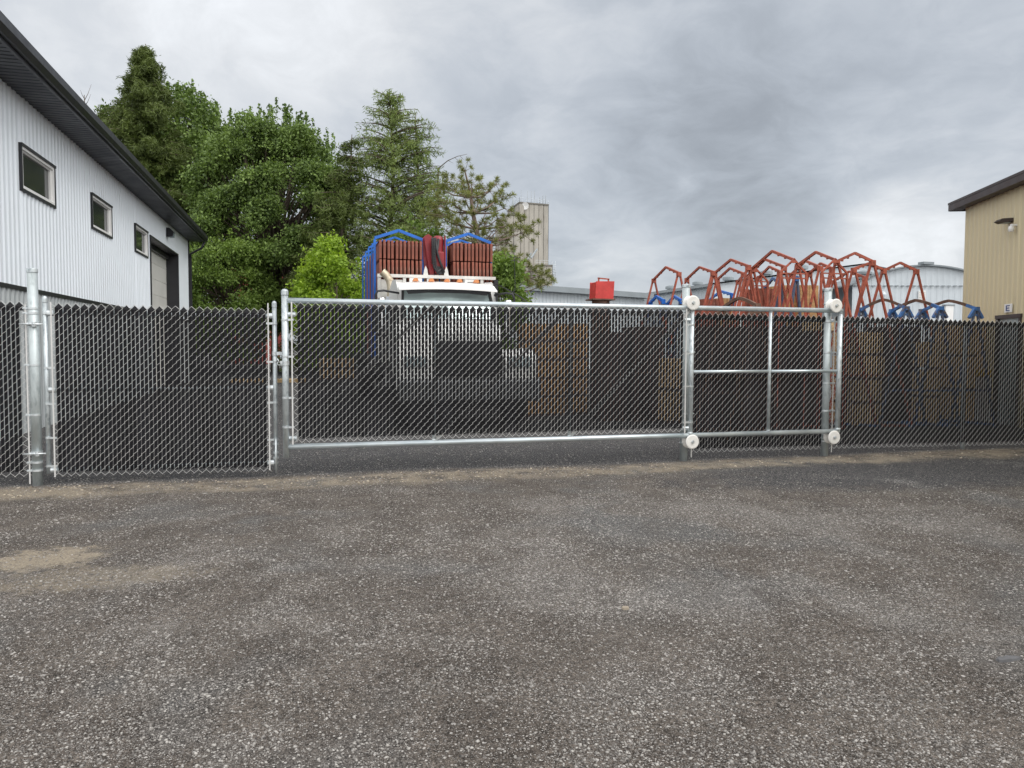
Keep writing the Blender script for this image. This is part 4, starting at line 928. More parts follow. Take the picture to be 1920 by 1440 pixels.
for i, yy in enumerate(gy):
    for s_, (x0_, x1_) in enumerate(((1.49, 2.575), (3.11, 4.18))):
        lab = ('blue rack on the truck bed, %s' % ('foremost on the left of the red crane' if i == 0 else 'row %s back from the cab, left of the crane' % ['', 'second', 'third', 'fourth', 'fifth', 'sixth'][i])) if s_ == 0 else ('blue rack on the truck bed, %s' % ('foremost on the right of the red crane' if i == 0 else 'row %s back from the cab, right of the crane' % ['', 'second', 'third', 'fourth', 'fifth', 'sixth'][i]))
        gable_rack(((x0_+x1_)/2, yy, 1.2), x1_-x0_, 3.87+(.03 if s_ == 0 else .02)-.045*(i == 1), 1.2, 'blue', lab, group='blue racks on the truck', spread=.0, w_=.052 if i == 0 else .036, name='panel_rack')
# formwork panels standing on edge in two layers
def panel_mesh(w_, h_, dpt):
    m = MB(); hw = w_/2
    m.b2((-hw, -dpt/2, 0), (hw, -dpt/2+.012, h_)); m.b2((-hw, dpt/2-.012, 0), (hw, dpt/2, h_))
    m.b2((-hw, -dpt/2+.012, 0), (hw, dpt/2-.012, .012)); m.b2((-hw, -dpt/2+.012, h_-.012), (hw, dpt/2-.012, h_)); m.b2((-.006, -dpt/2+.012, .012), (.006, dpt/2-.012, h_-.012))
    return m
first = None
for s_, (x0_, x1_, n_) in enumerate(((1.56, 2.56, 11), (3.24, 4.20, 11))):
    for ly_, (z0_, z1_) in enumerate(((3.09-.45, 3.405), (3.43, 3.84))):
        for i in range(n_):
            if first is None:
                first = panel_mesh(.055, 1, 1.1).build('formwork_panel', 'panelbrown', None, loc=(0, 0, 0)); o = first
            else:
                o = first.copy(); COL.objects.link(o)
            o.location = (x0_+(x1_-x0_)*(i+.5)/n_+(rnd.random()-.5)*.008, 18.08+rnd.random()*.03, z0_+rnd.random()*.004); o.scale = (1, 1, z1_-z0_+(rnd.random()-.5)*.012)
            o.rotation_euler = (0, (rnd.random()-.5)*.012, (rnd.random()-.5)*.02)
            side = 'left' if s_ == 0 else 'right'; row = 'lower' if ly_ == 0 else 'upper'
            pos = 'outer end one' if (i == 0 and s_ == 0) or (i == n_-1 and s_ == 1) else ('next to the crane' if (i == n_-1 and s_ == 0) or (i == 0 and s_ == 1) else 'between the end ones')
            tag(o, 'rust brown formwork panel, %s layer %s of the crane, %s' % (row, side, pos), 'steel plank', 'formwork panels %s of the crane, %s layer' % (side, row))
for (x0_, x1_, yy, lab) in ((3.12, 3.22, 18.6, 'brown plywood sheet leaning right beside the red crane on the truck'),):
    m = MB(); m.b2((x0_, yy-.55, 2.7), (x1_, yy+.5, 3.83)); tag(m.build('plywood_sheet', 'ply'), lab, 'plywood')
for s_, (x0_, x1_) in enumerate(((1.56, 2.54), (3.24, 4.18))):
    for k, yy in enumerate((19.4, 20.6, 21.6)):
        m = MB()
        for i in range(9): xx = x0_+(x1_-x0_)*(i+.5)/9; m.b2((xx-.035, yy-.5, 1.25), (xx+.035, yy+.5, 3.74))
        tag(m.build('panel_stack', 'panelbrown'), 'tall brown panel stack on the truck %s of the crane, %s from the cab' % (('left', 'right')[s_], ('second', 'third', 'fourth')[k]), 'panel stack', 'panel stacks along the truck bed')

# ------------------------------------------------------------------ red panel racks in the yard
def yard_rack(L, Rr, pk, mat, label, group, zk=3.05, kind=1, spread=.78, w_=.042, name='panel_rack', gus=None, arc=False, cat='rack'):
    """L/Rr/pk = where far knee, near knee and ridge stand (found from the photograph)"""
    k0 = on(L[0], L[1], 2, zk) if len(L) == 2 else Vector(L); k1 = on(Rr[0], Rr[1], 2, zk) if len(Rr) == 2 else Vector(Rr)
    mid = (k0+k1)/2; t = thing(name, (mid.x, mid.y, 0), label, cat, group)
    fpk = pk[2] if len(pk) > 2 else .5
    d_ = ray(pk[0], pk[1]); pt = k0.lerp(k1, fpk); s_ = (pt.xy.length)/d_.xy.length; zpk = CAM.z+d_.z*s_
    pkv = Vector((pt.x, pt.y, zpk))
    ax = (k1-k0); ax.z = 0; ax.normalize(); pe = Vector((1, 0, 0)) if abs(ax.y) > abs(ax.x) else Vector((.93, -.37, 0))
    m = MB()
    if arc:
        n_ = 12; pts = []
        for i in range(n_+1):
            f = i/n_; p = k0.lerp(k1, f); p.z = zk+(zpk-zk)*(1-abs(2*f-1)**1.35); pts.append(p)
        for i in range(2, n_-2): m.bar(pts[i], pts[i+1]+(pts[i+1]-pts[i])*.04, w_, w_*1.2)
        m.build('top_beam', 'rust', t)
        for ends, kk in (((0, 1, 2), k0), ((n_, n_-1, n_-2), k1)):
            m = MB(); m.bar(pts[ends[0]], pts[ends[2]], w_*1.12, w_*1.3)
            # A shaped bracket under the beam end
            c_ = kk-Vector((0, 0, .0)); m.bar(c_+pe*.03, c_+pe*.15-Vector((0, 0, .17)), .05, .045); m.bar(c_-pe*.03, c_-pe*.15-Vector((0, 0, .17)), .05, .045); m.bar(c_-pe*.10-Vector((0, 0, .115)), c_+pe*.10-Vector((0, 0, .115)), .03, .035); m.box((c_.x, c_.y, c_.z), (.09, .09, .07))
            m.build('bracket', mat, t)
    else:
        m.bar(k0, pkv, w_*.9, w_*1.15); m.bar(pkv, k1+(k1-pkv).normalized()*.03, w_*.9, w_*1.15)
        for f in (.3, .62): 
            for a, b_ in ((k0, pkv), (pkv, k1)): c_ = a.lerp(b_, f); m.box((c_.x, c_.y, c_.z-w_*.75), (.03, .03, .03))
        m.build('top_beam', mat, t)
    for kk, kd in ((k0, 1), (k1, kind)):
        if kd == 1:
            for s_ in (-1, 1):
                f = Vector((kk.x, kk.y, 0))+pe*s_*spread; m = MB(); m.bar(kk-Vector((0, 0, .03))+pe*s_*.025, f, w_*.85); m.build('leg', 'steelgrey' if mat in ('blue', 'blueworn') else mat, t)
            if not arc: m = MB(); m.box((kk.x, kk.y, kk.z-.03), (.085, .085, .10)); m.build('gusset', mat, t)
            m = MB(); zc = zk*.32; wd = spread*(1-zc/zk); m.bar(Vector((kk.x, kk.y, zc))-pe*wd, Vector((kk.x, kk.y, zc))+pe*wd, w_*.7); m.build('crossbar', mat, t)
        else:   # house shaped end: slopes, then upright legs, with two crossbars
            hw = .27
            for s_ in (-1, 1):
                e_ = kk+pe*s_*hw-Vector((0, 0, .235)); m = MB(); m.bar(kk, e_, w_*.75); m.bar(e_, Vector((e_.x, e_.y, 0)), w_*.85); m.build('leg', mat, t)
            for dz_ in (.245, .33):
                m = MB(); m.bar(kk-pe*hw-Vector((0, 0, dz_)), kk+pe*hw-Vector((0, 0, dz_)), w_*.55); m.build('crossbar', mat, t)
            m = MB(); m.ext([kk+pe*.09-Vector((0, 0, .06)), kk+Vector((0, 0, .03)), kk-pe*.09-Vector((0, 0, .06))], ax*.03); m.build('gusset', mat, t)
    for s_ in (-1, 1):
        f0 = Vector((k0.x, k0.y, .06))+pe*s_*spread*.97; f1 = Vector((k1.x, k1.y, .06))+pe*s_*(spread*.97 if kind == 1 else .27); m = MB(); m.bar(f0, f1, w_); m.build('base_rail', mat, t)
    return t
GRP = 'red racks standing in the yard'
RR = [((1226, 524), (1273, 512), (1250, 501), 1, 'leftmost of the red racks, standing alone left of the roller post'),
      ((1288, 523), (1337, 510), (1314, 501), 1, 'red rack just behind the middle roller post'),
      ((1340, 512), (1403, 499), (1369, 487), 1, 'third red rack from the left, taller than the two beside it'),
      ((1345, 524), (1394, 513), (1369, 503), 1, 'red rack seen under the third rack from the left'),
      ((1411, 503), (1488, 487), (1448, 471, .5), 2, 'tallest red rack of the cluster with a house shaped end, left one'),
      ((1384, 527), (1418, 505), (1401, 509), 2, 'red rack with a low house shaped end at the left of the cluster'),
      ((1402, 517), (1470, 500), (1439, 486), 1, 'red rack behind the left house shaped end, one step lower'),
      ((1496, 497), (1565, 487), (1523, 473), 2, 'red rack with a house shaped end above the right roller post'),
      ((1484, 514), (1538, 501), (1508, 489), 1, 'red rack between the two tallest house shaped ends'),
      ((1569, 490), (1636, 490), (1591, 475), 1, 'red rack with long open legs right of the roller post'),
      ((1563, 527), (1622, 520), (1592, 509), 1, 'low red rack seen through the legs right of the roller post'),
      ((1601, 504), (1657, 506), (1618, 494), 1, 'red rack overlapping the rightmost one'),
      ((1424, 519), (1462, 509), (1443, 500), 1, 'low red rack inside the left part of the red cluster'),
      ((1518, 512), (1560, 503), (1540, 494), 1, 'red rack directly above the right roller post'),
      ((1657, 507), (1718, 507), (1678, 493), 1, 'rightmost red rack in front of the arched hall')]
for L_, R_, P__, k_, lab in RR: yard_rack(L_, R_, P__, 'redsteel', lab, GRP, kind=k_)
GRB = 'low racks with blue brackets at the right'
for L_, R_, P__, lab in (((1615, 580), (1699, 578), (1655, 562), 'left one of the low racks with arched rusty beams and blue brackets'),
                      ((1673, 583), (1763, 578), (1719, 563), 'middle one of the low racks with arched rusty beams and blue brackets'),
                      ((1729, 583), (1830, 579), (1776, 564), 'right one of the low racks with arched beams, before the tan building')):
    yard_rack(L_, R_, P__, 'blueworn', lab, GRB, zk=2.2, spread=.52, arc=True, name='panel_rack')
yard_rack((1355, 578), (1419, 573), (1384, 559), 'rust', 'dark rusty arched rack just above the gate tail rail', None, zk=2.15, spread=.5, arc=True)
for L_, R_, P__, lab, zk in (((1219, 568), (1243, 563), (1231, 556), 'small blue rack beneath the leftmost red rack', 2.5), ((1252, 569), (1277, 563), (1266, 556), 'small blue rack left of the middle roller post', 2.5),
                       ((1331, 562), (1373, 552), (1354, 546), 'blue rack above the slatted brown crate', 2.75), ((1436, 538), (1463, 528), (1449, 522), 'blue rack half hidden inside the red cluster', 2.9), ((1481, 545), (1493, 520), (1487, 530), 'blue topped rack standing before plywood sheets', 2.9)):
    yard_rack(L_, R_, P__, 'blue' if L_[0] < 1400 else 'blueworn', lab, 'blue racks among the red ones', zk=zk, spread=.35, w_=.05)

# stacks seen above the fence and through its slats
def board_stack(x0, x1, y, z0, z1, tiers, mat, label, dpt=.7, name='lumber_stack', cat='lumber stack', group=None, step=.11):
    t = thing(name, ((x0+x1)/2, y+dpt/2, z0), label, cat, group)
    h = (z1-z0)/tiers
    for k in range(tiers):
        m = MB(); a = z0+k*h+.05
        n_ = max(2, int((x1-x0)/step))
        for i in range(n_):
            xa = x0+(x1-x0)*i/n_; m.b2((xa+.004, y+rnd.random()*.02, a), (xa+(x1-x0)/n_-.004, y+dpt, z0+(k+1)*h-.012+rnd.random()*.008))
        m.build('board_layer', mat, t)
        m = MB(); m.b2((x0, y+.02, z0+k*h), (x1, y+.10, a-.002)); m.build('bearer', 'rust', t)
        m = MB(); m.b2((x0, y+dpt-.1, z0+k*h), (x1, y+dpt-.02, a-.002)); m.build('bearer', 'rust', t)
    return t
def bs(pxa, pxb, pya, pyb, y, tiers, mat, label, **k):
    a = on(pxa, (pya+pyb)/2, 1, y); b_ = on(pxb, (pya+pyb)/2, 1, y); zt2 = on((pxa+pxb)/2, pya, 1, y).z; zb2 = max(0.0, on((pxa+pxb)/2, pyb, 1, y).z)
    return board_stack(a.x, b_.x, y, zb2, zt2, tiers, mat, label, **k)
bs(1606, 1657, 622, 830, 12.0, 4, 'lumber', 'tiered stack of tan boards behind the slats right of the gate tail')
bs(1740, 1764, 640, 830, 12.0, 3, 'lumber', 'narrow stack of tan boards behind the right fence')
bs(1796, 1832, 606, 830, 12.2, 3, 'lumber', 'pale board stack behind the right fence below the tan building corner')
bs(1846, 1868, 604, 700, 12.6, 1, 'lumber', 'short pale boards behind the fence at the far right')
bs(984, 1062, 606, 840, 15.5, 5, 'ply', 'tiered orange plywood stack seen through the gate right of the truck', step=.2)
bs(1075, 1102, 606, 840, 15.8, 5, 'ply', 'narrow orange plywood stack seen through the middle of the gate', step=.2)
bs(1252, 1282, 672, 840, 13.5, 2, 'lumber', 'brown board stack behind the gate beside the middle roller post')
bs(1317, 1347, 560, 820, 17.0, 3, 'panelbrown', 'reddish slatted crate behind the middle roller post', step=.09)
bs(1348, 1375, 558, 820, 17.2, 1, 'ply', 'tan plywood crate beside the reddish slatted crate', step=.5)
bs(1464, 1496, 534, 830, 16.6, 1, 'ply', 'upright plywood sheets inside the red rack cluster, left lot', step=.4)
bs(1498, 1532, 534, 830, 16.4, 1, 'ply', 'upright plywood sheets inside the red rack cluster, right lot', step=.4)
bs(1420, 1448, 540, 830, 15.6, 1, 'panelbrown', 'dark reddish panels standing left of the plywood sheets', step=.06)
bs(1552, 1566, 600, 625, 11.0, 1, 'lumber', 'small tan board end beside the right roller post')
for i, (a, b_, yy) in enumerate(((1320, 1372, 12.2), (1385, 1440, 12.0), (1445, 1500, 12.2), (1505, 1545, 12.1), (1668, 1722, 12.4), (1130, 1180, 14.2), (1190, 1245, 14.0))):
    bs(a, b_, 612+(i == 5)*10, 850, yy, 2, 'darkpanel', 'dark brown panel lot number %s behind the slats' % i if False else ['brown panel lot behind the slats just right of the middle roller post', 'dark panel lot behind the slats left of the gate tail upright', 'dark panel lot behind the slats right of the gate tail upright', 'brown panel lot behind the slats left of the right roller post', 'dark panel lot between the tan board stacks at the right', 'brown panel lot seen through the gate right of its third upright', 'dark panel lot seen through the gate left of the middle roller post'][i], group=None, name='panel_stack', cat='panel stack', step=.07)
# red box on a rusty stand
m = MB(); m.ext([(6.55, 17.0, 2.60), (6.98, 17.0, 2.60), (7.0, 17.0, 3.0), (6.56, 17.0, 2.99)], (0, .4, 0)); rb = thing('tool_box', (6.78, 17.2, 2.6), 'faded red metal box with a top handle standing on a rusty base', 'metal box')
m.build('box', 'redbox', rb, .012)
m = MB(); m.bar((6.65, 17.1, 3.0), (6.66, 17.1, 3.09), .03); m.bar((6.9, 17.1, 3.0), (6.9, 17.1, 3.07), .03); m.bar((6.63, 17.1, 3.085), (6.92, 17.1, 3.065), .03); m.build('handle', 'redsteel', rb)
m = MB(); m.b2((6.46, 16.95, 2.565), (7.02, 17.45, 2.598)); rs = thing('rusty_stand', (6.75, 17.2, 0), 'rusty round stand carrying the faded red box', 'stand')
m.build('top_plate', 'rust', rs); m = MB(); m.lathe((6.75, 17.2, 0), (0, 0, 1), [(0, .24), (2.56, .21)], 24)
for k in range(5): m.lathe((6.75, 17.2, .2+k*.55), (0, 0, 1), [(0, .25), (.05, .25)], 24)
m.build('drum_column', 'rust', rs)
# pallets lying near the trees, blue crates
def pallet(x, y, z, label):
    t = thing('pallet', (x, y, z), label, 'pallet')
    m = MB()
    for k in range(7): m.b2((x-.6+k*.18, y-.5, z+.09), (x-.6+k*.18+.12, y+.5, z+.115))
    m.build('deck_boards', 'lumber', t); m = MB()
    for k in range(3): m.b2((x-.6, y-.5+k*.43, z), (x+.6, y-.5+k*.43+.1, z+.088))
    m.build('bearer', 'lumber', t); return t
c_ = on(545, 716, 2, 0)
pallet(c_.x, c_.y, 0.0, 'pale wooden pallet lying on the ground seen between the two gates')
pallet(c_.x-1.6, c_.y+.3, 0.0, 'pale wooden pallet behind the swing gate slats')
c_ = on(612, 706, 2, 0)
bs(600, 668, 672, 712, 21, 2, 'lumber', 'low pale lumber pile behind the left end of the sliding gate', step=.2)
# yellow and blue equipment seen through the right slats
m = MB(); p = on(1850, 700, 1, 12.4); m.b2((p.x-.05, 12.4, p.z-.08), (p.x+.55, 12.9, p.z+.06)); yb = tag(m.build('yellow_bin', 'yellow', None, .02), 'yellow bin behind the slats near the right edge', 'bin')
m = MB(); p = on(1855, 760, 1, 12.4); q = on(1960, 760, 1, 12.4); m.b2((p.x, 12.38, 0), (q.x, 13.2, yb.location.z-.002)); tag(m.build('steel_container', 'galv', None, .02), 'grey steel container behind the slats at the far right', 'container')

# ------------------------------------------------------------------ trees
def limb(m, pts, r0_, r1_, n=7):
    k = len(pts); m.path(pts, [r0_+(r1_-r0_)*i/(k-1) for i in range(k)], n, caps=True)
def quads(name, C0, D, W_, hl, hw, mat, parent):
    """leaf quads centred C0, long axis D (unit), width axis W_"""
    n = len(C0); hl = np.broadcast_to(hl, (n,))[:, None]; hw = np.broadcast_to(hw, (n,))[:, None]
    V = np.stack([C0-D*hl, C0+W_*hw-D*hl*.1, C0+D*hl, C0-W_*hw-D*hl*.1], 1).reshape(-1, 3)
    Fq = (np.arange(n)*4)[:, None]+np.arange(4)[None]
    return npmesh(name, V, Fq, mat, parent)
def unit(a): return a/(np.linalg.norm(a, axis=-1, keepdims=True)+1e-9)

def broadleaf(px, Z, top_py, wid_px, base_z, name, label, cat, mat, nlobes=42, perlobe=1100, leaf=.10, seed=1, lobe_r=.28, spikes=30, asp=1., ycen=.56, trunk_r=.22, lean=0, flat=1.0, bark='bark'):
    q = np.random.RandomState(seed)
    c = at(px, 650, Z); H = at(px, top_py, Z).z; rx = wid_px/2*Z/F
    t = thing(name, (c.x, c.y, 0), label, cat)
    zc = base_z+(H-base_z)*ycen*.92; rz0, rz1 = H-zc, zc-base_z
    # lobes
    dirs = unit(q.normal(size=(nlobes, 3))); dirs[:, 2] = dirs[:, 2]*.9+.12; dirs = unit(dirs); dirs = dirs/(np.abs(dirs)**3.2).sum(1, keepdims=True)**(1/3.2)*.94
    rad = .55+.35*q.rand(nlobes)**.6
    rzz = np.where(dirs[:, 2] > 0, rz0, rz1)
    L = np.stack([c.x+dirs[:, 0]*rx*rad, c.y+dirs[:, 1]*rx*rad*flat, zc+dirs[:, 2]*rzz*rad], 1)
    lr = rx*lobe_r*(.7+.6*q.rand(nlobes))
    Cs, Ds = [], []
    for i in range(nlobes):
        n = int(perlobe*(lr[i]/(rx*lobe_r))**2)
        # clump centres on the lobe's shell, leaves round them
        nc = max(4, n//26); d_ = unit(q.normal(size=(nc, 3))+np.array([0, 0, .25])+dirs[i]*.5); rr_ = lr[i]*(.55+.5*q.rand(nc, 1)**.7)
        cc = L[i]+d_*rr_*np.array([1, 1, .85])
        k = q.randint(0, nc, n); off = q.normal(size=(n, 3))*.20*np.array([1, 1, .8])*(.7+leaf*4)
        Cs.append(cc[k]+off); Ds.append(unit(d_[k]*.6+q.normal(size=(n, 3))*.7+np.array([0, 0, -.35])))
    # upright leafy shoots round the top
    for i in range(spikes):
        a = q.rand()*6.28; f = q.rand()**.5*.86
        x_, y_ = c.x+math.cos(a)*rx*f, c.y+math.sin(a)*rx*f*flat; zt_ = zc+rz0*math.sqrt(max(0, 1-f*f))*.93; h_ = (.7+.9*q.rand())*min(1, rx/3); n = int(perlobe*.10)
        u = q.rand(n); Cs.append(np.stack([x_+q.normal(size=n)*.13*(1.2-u), y_+q.normal(size=n)*.13*(1.2-u), zt_-.5+u*h_*1.2], 1)); Ds.append(unit(q.normal(size=(n, 3))+np.array([0, 0, .4])))
    Cs = np.concatenate(Cs); Ds = np.concatenate(Ds); Cs[:, 2] = np.maximum(Cs[:, 2], .15)
    Wd = unit(np.cross(Ds, q.normal(size=Ds.shape)))
    s_ = leaf*(.6+.8*q.rand(len(Cs))); quads('crown', Cs, Ds, Wd, s_, s_*.55, mat, t)
    m = MB(); tz_ = zc+rz0*.4
    limb(m, [(c.x, c.y, -.1), (c.x+lean*.3, c.y, base_z*.6+.8), (c.x+lean*.7, c.y+.1, zc), (c.x+lean, c.y, tz_)], trunk_r, trunk_r*.3, 10)
    for i in range(nlobes):
        f = .15+.6*q.rand(); s0 = Vector((c.x+lean*f*.7, c.y, base_z*.6+.8+(zc-base_z*.6-.8)*min(1, f*1.3))); e0 = Vector(L[i]); mid = s0.lerp(e0, .5)+Vector((0, 0, .12*rx*(.3+q.rand())))
        limb(m, [s0, mid, e0], trunk_r*.36, trunk_r*.08, 6)
        for j in range(3):
            e1 = e0+Vector(unit(q.normal(size=3)+np.array([0, 0, .4])))*lr[i]*.8; limb(m, [mid.lerp(e0, .6), e0.lerp(e1, .5), e1], trunk_r*.12, trunk_r*.03, 4)
    m.build('trunk', bark, t)
    return t

def larch(px, Z, top_py, wid_px, z_low, name, label, mat, nb=170, dens=1.0, seed=1, shape=.8, droop=.28, needle=.13, double=None, lean=0., wn=.022, cat='tree', up_=.15, minw=.0, tuft=.14, zmaxw=.25):
    q = np.random.RandomState(seed); c = at(px, 650, Z); H = at(px, top_py, Z).z; rx = wid_px/2*Z/F
    t = thing(name, (c.x, c.y, 0), label, cat); m = MB(); Cs, Ds = [], []
    stems = [(0, 0, H)]+(double or [])
    for (ox, oz, Hs) in stems:
        def tr(z): 
            f = z/Hs; return Vector((c.x+lean*f*f+ox*min(1, f*2.2)+.10*math.sin(z*.8+ox), c.y+.08*math.cos(z*.7), z))
        limb(m, [tr(Hs*i/10) for i in range(11)], .15+.006*H, .015, 9)
        nbs = nb if ox == 0 else int(nb*.6)
        for i in range(nbs):
            f = q.rand()**.9; z = z_low+(Hs-.25-z_low)*f
            prof = (1-f)**shape*(min(1, (f+.12)/zmaxw)**.5)
            ln = (rx if ox == 0 else rx*.62)*prof*(.55+.55*q.rand())+minw+.15; a = q.rand()*6.28; ln *= 1+.16*math.sin(3*a+z*1.1+seed)+.12*math.sin(z*2.9+2*a); s0 = tr(z); dr = Vector((math.cos(a), math.sin(a), 0))
            pts = []; nseg_ = 5
            for k in range(nseg_+1):
                g_ = k/nseg_; pts.append(s0+dr*ln*g_+Vector((0, 0, ln*(up_*g_-droop*g_*g_+.10*max(0, g_-.75)*2))))
            limb(m, pts, .03+.01*ln, .006, 4)
            n = int(dens*ln*95*(1 if f < .93 else 1.6)); 
            if n < 6: n = 6
            g_ = q.rand(n)**.75; P = np.array([tuple(p) for p in pts]); ix = np.minimum((g_*nseg_).astype(int), nseg_-1); fr_ = (g_*nseg_-ix)[:, None]
            b_ = P[ix]*(1-fr_)+P[ix+1]*fr_
            side = np.array([-dr.y, dr.x, 0])[None]*((q.rand(n, 1)-.5)*2*ln*.30*(1.1-g_[:, None]))
            hang = -np.abs(q.normal(size=(n, 1)))*np.array([[0, 0, 1]])*(.10+.08*ln)*.8
            Cs.append(b_+side+hang+q.normal(size=(n, 3))*tuft*.5); Ds.append(unit(q.normal(size=(n, 3))*.75+np.array(dr)[None]*.5+np.array([0, 0, -.25])))
    Cs = np.concatenate(Cs); Ds = np.concatenate(Ds)
    rep = 3; Cs = np.repeat(Cs, rep, 0)+q.normal(size=(len(Cs)*rep, 3))*.055; Ds = unit(np.repeat(Ds, rep, 0)+q.normal(size=(len(Ds)*rep, 3))*.55)
    Wd = unit(np.cross(Ds, q.normal(size=Ds.shape))); s_ = needle*(.6+.8*q.rand(len(Cs)))
    quads('crown', Cs, Ds, Wd, s_, wn, mat, t); m.build('trunk', 'bark', t); return t

def pine(label):
    q = np.random.RandomState(5); Z = 31.0
    pp = lambda x, y, dz=0: at(x, y, Z+dz)
    c = at(905, 650, Z); t = thing('pine_tree', (c.x, c.y, 0), label, 'tree'); m = MB()
    tr = [Vector((c.x, c.y, 0)), pp(908, 560), pp(905, 500), pp(898, 455), pp(893, 430), pp(887, 400), pp(883, 370), pp(878, 345), pp(872, 322)]
    limb(m, tr, .17, .03, 9)
    ends = [(872, 318, .3), (866, 340, .5), (885, 345, .5), (850, 355, .6), (835, 345, .5), (822, 352, .4), (905, 352, .5), (920, 358, .5), (932, 345, .4), (940, 368, .4), (948, 390, .3), (925, 378, .5), (900, 372, .6), (870, 368, .7),
            (845, 378, .6), (825, 385, .5), (815, 402, .5), (838, 405, .6), (862, 398, .7), (912, 395, .6), (936, 408, .4), (855, 425, .5), (832, 430, .5), (912, 418, .6), (925, 432, .6), (940, 425, .6), (960, 432, .5), (980, 436, .4), (995, 430, .35), (985, 412, .25),
            (935, 448, .6), (955, 455, .6), (920, 462, .5), (945, 472, .5), (930, 485, .5), (965, 500, .5), (985, 512, .5), (1000, 520, .45), (1015, 528, .35), (1028, 533, .3), (975, 525, .5), (955, 512, .5), (940, 505, .5), (990, 500, .35), (930, 520, .5), (1008, 508, .3), (970, 485, .3), (905, 440, .5), (860, 450, .4), (880, 440, .4)]
    Cs, Ds = [], []
    for (x, y, s_) in ends:
        i = min(range(len(tr)), key=lambda k: abs((tr[k]-pp(x, y+22)).z)); s0 = tr[max(1, i)]; e0 = pp(x, y, (q.rand()-.5)*3.0); mid = s0.lerp(e0, .55)+Vector((0, 0, -.12))
        limb(m, [s0, mid, e0], .045, .012, 5)
        for j in range(int(11*s_)+3):
            o_ = Vector(q.normal(size=3))*.36*(.5+s_); o_.z *= .6; tip = e0+o_; limb(m, [e0-(e0-s0)*.06, e0+o_*.5+Vector((0, 0, -.03)), tip], .012, .005, 4)
            n = 46; d_ = unit(q.normal(size=(n, 3))+np.array([0, 0, .45])); Cs.append(np.array(tip)[None]+d_*(.08+.02*q.rand(n, 1))); Ds.append(d_)
    Cs = np.concatenate(Cs); Ds = np.concatenate(Ds); Wd = unit(np.cross(Ds, q.normal(size=Ds.shape)))
    quads('crown', Cs, Ds, Wd, .105, .010, 'pineneedle', t); m.build('trunk', 'barkpine', t)
    return t

larch(280, 43, 92, 380, 1.5, 'conifer_tree', 'tall dense dark olive conifer rising behind the white warehouse roof', 'larch', nb=600, dens=.60, seed=2, shape=.68, droop=.30, needle=.13, wn=.020, zmaxw=.4)
broadleaf(345, 47, 182, 300, 4.0, 'leafy_tree', 'leafy tree half hidden behind the tall dense conifer', 'tree', 'leafbroad', nlobes=60, perlobe=900, leaf=.10, seed=4, lobe_r=.26)
broadleaf(515, 41, 222, 300, 1.0, 'leafy_tree', 'largest leafy dark green tree between the warehouse and the truck', 'tree', 'leafbroad', nlobes=150, perlobe=900, leaf=.078, seed=8, lobe_r=.135, spikes=60, ycen=.60)
broadleaf(425, 38, 425, 190, .2, 'leafy_bush', 'broad green leafy bush at the corner of the warehouse', 'bush', 'leafbush', nlobes=60, perlobe=620, leaf=.068, seed=12, lobe_r=.18, spikes=10, trunk_r=.1)
larch(640, 36, 256, 210, 1.0, 'larch_tree', 'slender feathery conifer in front of the big leafy tree', 'larch', nb=130, dens=.42, seed=21, shape=.55, droop=.25, needle=.12, lean=.5)
larch(735, 37, 176, 300, 2.5, 'larch_tree', 'tall airy larch with open branches above the truck load', 'larchlight', nb=260, dens=.17, seed=33, shape=.50, droop=.42, up_=.55, needle=.13, wn=.018, double=[(1.25, 0, at(790, 215, 37).z)], zmaxw=.3)
larch(610, 38, 400, 230, .3, 'larch_tree', 'low feathery conifer between the big leafy tree and the lime bush', 'larch', nb=110, dens=.6, seed=41, shape=.5, droop=.2, needle=.12)
pine('sparse yellowish pine with tufted branches beside the concrete tower')
broadleaf(632, 29, 446, 120, .3, 'leafy_bush', 'bright yellow green bush left of the truck load', 'bush', 'leaflime', nlobes=30, perlobe=520, leaf=.07, seed=51, lobe_r=.27, spikes=12, trunk_r=.07)
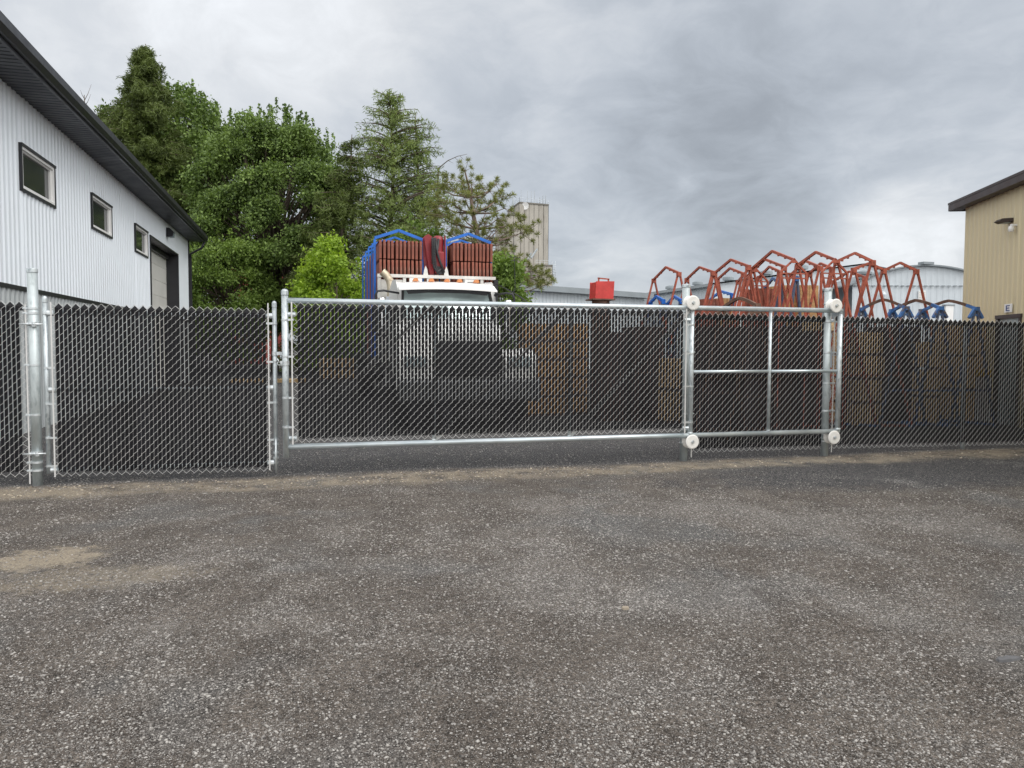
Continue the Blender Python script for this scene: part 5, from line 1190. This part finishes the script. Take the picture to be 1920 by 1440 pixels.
broadleaf(585, 29.5, 500, 60, .2, 'leafy_bush', 'small bright yellow green bush just left of the taller lime bush', 'bush', 'leaflime', nlobes=14, perlobe=260, leaf=.07, seed=52, lobe_r=.33, spikes=6, trunk_r=.05)
broadleaf(775, 32, 388, 90, 1.0, 'leafy_tree', 'young bright green tree peeping over the left stack of panels', 'tree', 'leafbush', nlobes=24, perlobe=420, leaf=.08, seed=61, lobe_r=.30, spikes=10, trunk_r=.08)
broadleaf(940, 27, 478, 62, .3, 'leafy_bush', 'green bush behind the right end of the truck load', 'bush', 'leafbush', nlobes=18, perlobe=420, leaf=.075, seed=71, lobe_r=.32, spikes=5, trunk_r=.06)
# bare twigs left of the conifer and a dead branch by the larch
t = thing('bare_tree', tuple(at(158, 650, 46).xy)+(0,), 'thin bare tree top just above the warehouse eave', 'tree')
m = MB(); c_ = at(158, 178, 46); b_ = Vector((c_.x, c_.y, 0)); limb(m, [b_, Vector((c_.x, c_.y, c_.z*.6)), c_], .12, .02, 7)
q = np.random.RandomState(3)
for i in range(26):
    s0 = Vector((c_.x, c_.y, c_.z*(.72+.28*q.rand()))); d_ = Vector(unit(q.normal(size=3)+np.array([0, 0, .7]))); e0 = s0+d_*(.5+1.0*q.rand()); limb(m, [s0, s0.lerp(e0, .5)+Vector((0, 0, -.08)), e0], .022, .006, 4)
m.build('trunk', 'bark', t)
t = thing('bare_tree', tuple(at(822, 650, 37.5).xy)+(0,), 'dead leafless tree whose branch reaches out right of the airy larch', 'tree')
m = MB(); limb(m, [Vector(tuple(at(822, 650, 37.5).xy)+(0,)), at(818, 400, 37.5), at(822, 314, 37.5)], .10, .04, 7)
limb(m, [at(821, 330, 37.5), at(824, 314, 37.5), at(840, 301, 37.5), at(858, 293, 37.5), at(876, 289, 37.5)], .035, .008, 5)
for a, b_ in (((852, 295), (862, 303)), ((862, 292), (870, 300)), ((840, 301), (850, 306))): limb(m, [at(*a, 37.5), at(*b_, 37.5)], .012, .005, 4)
m.build('trunk', 'bark', t)
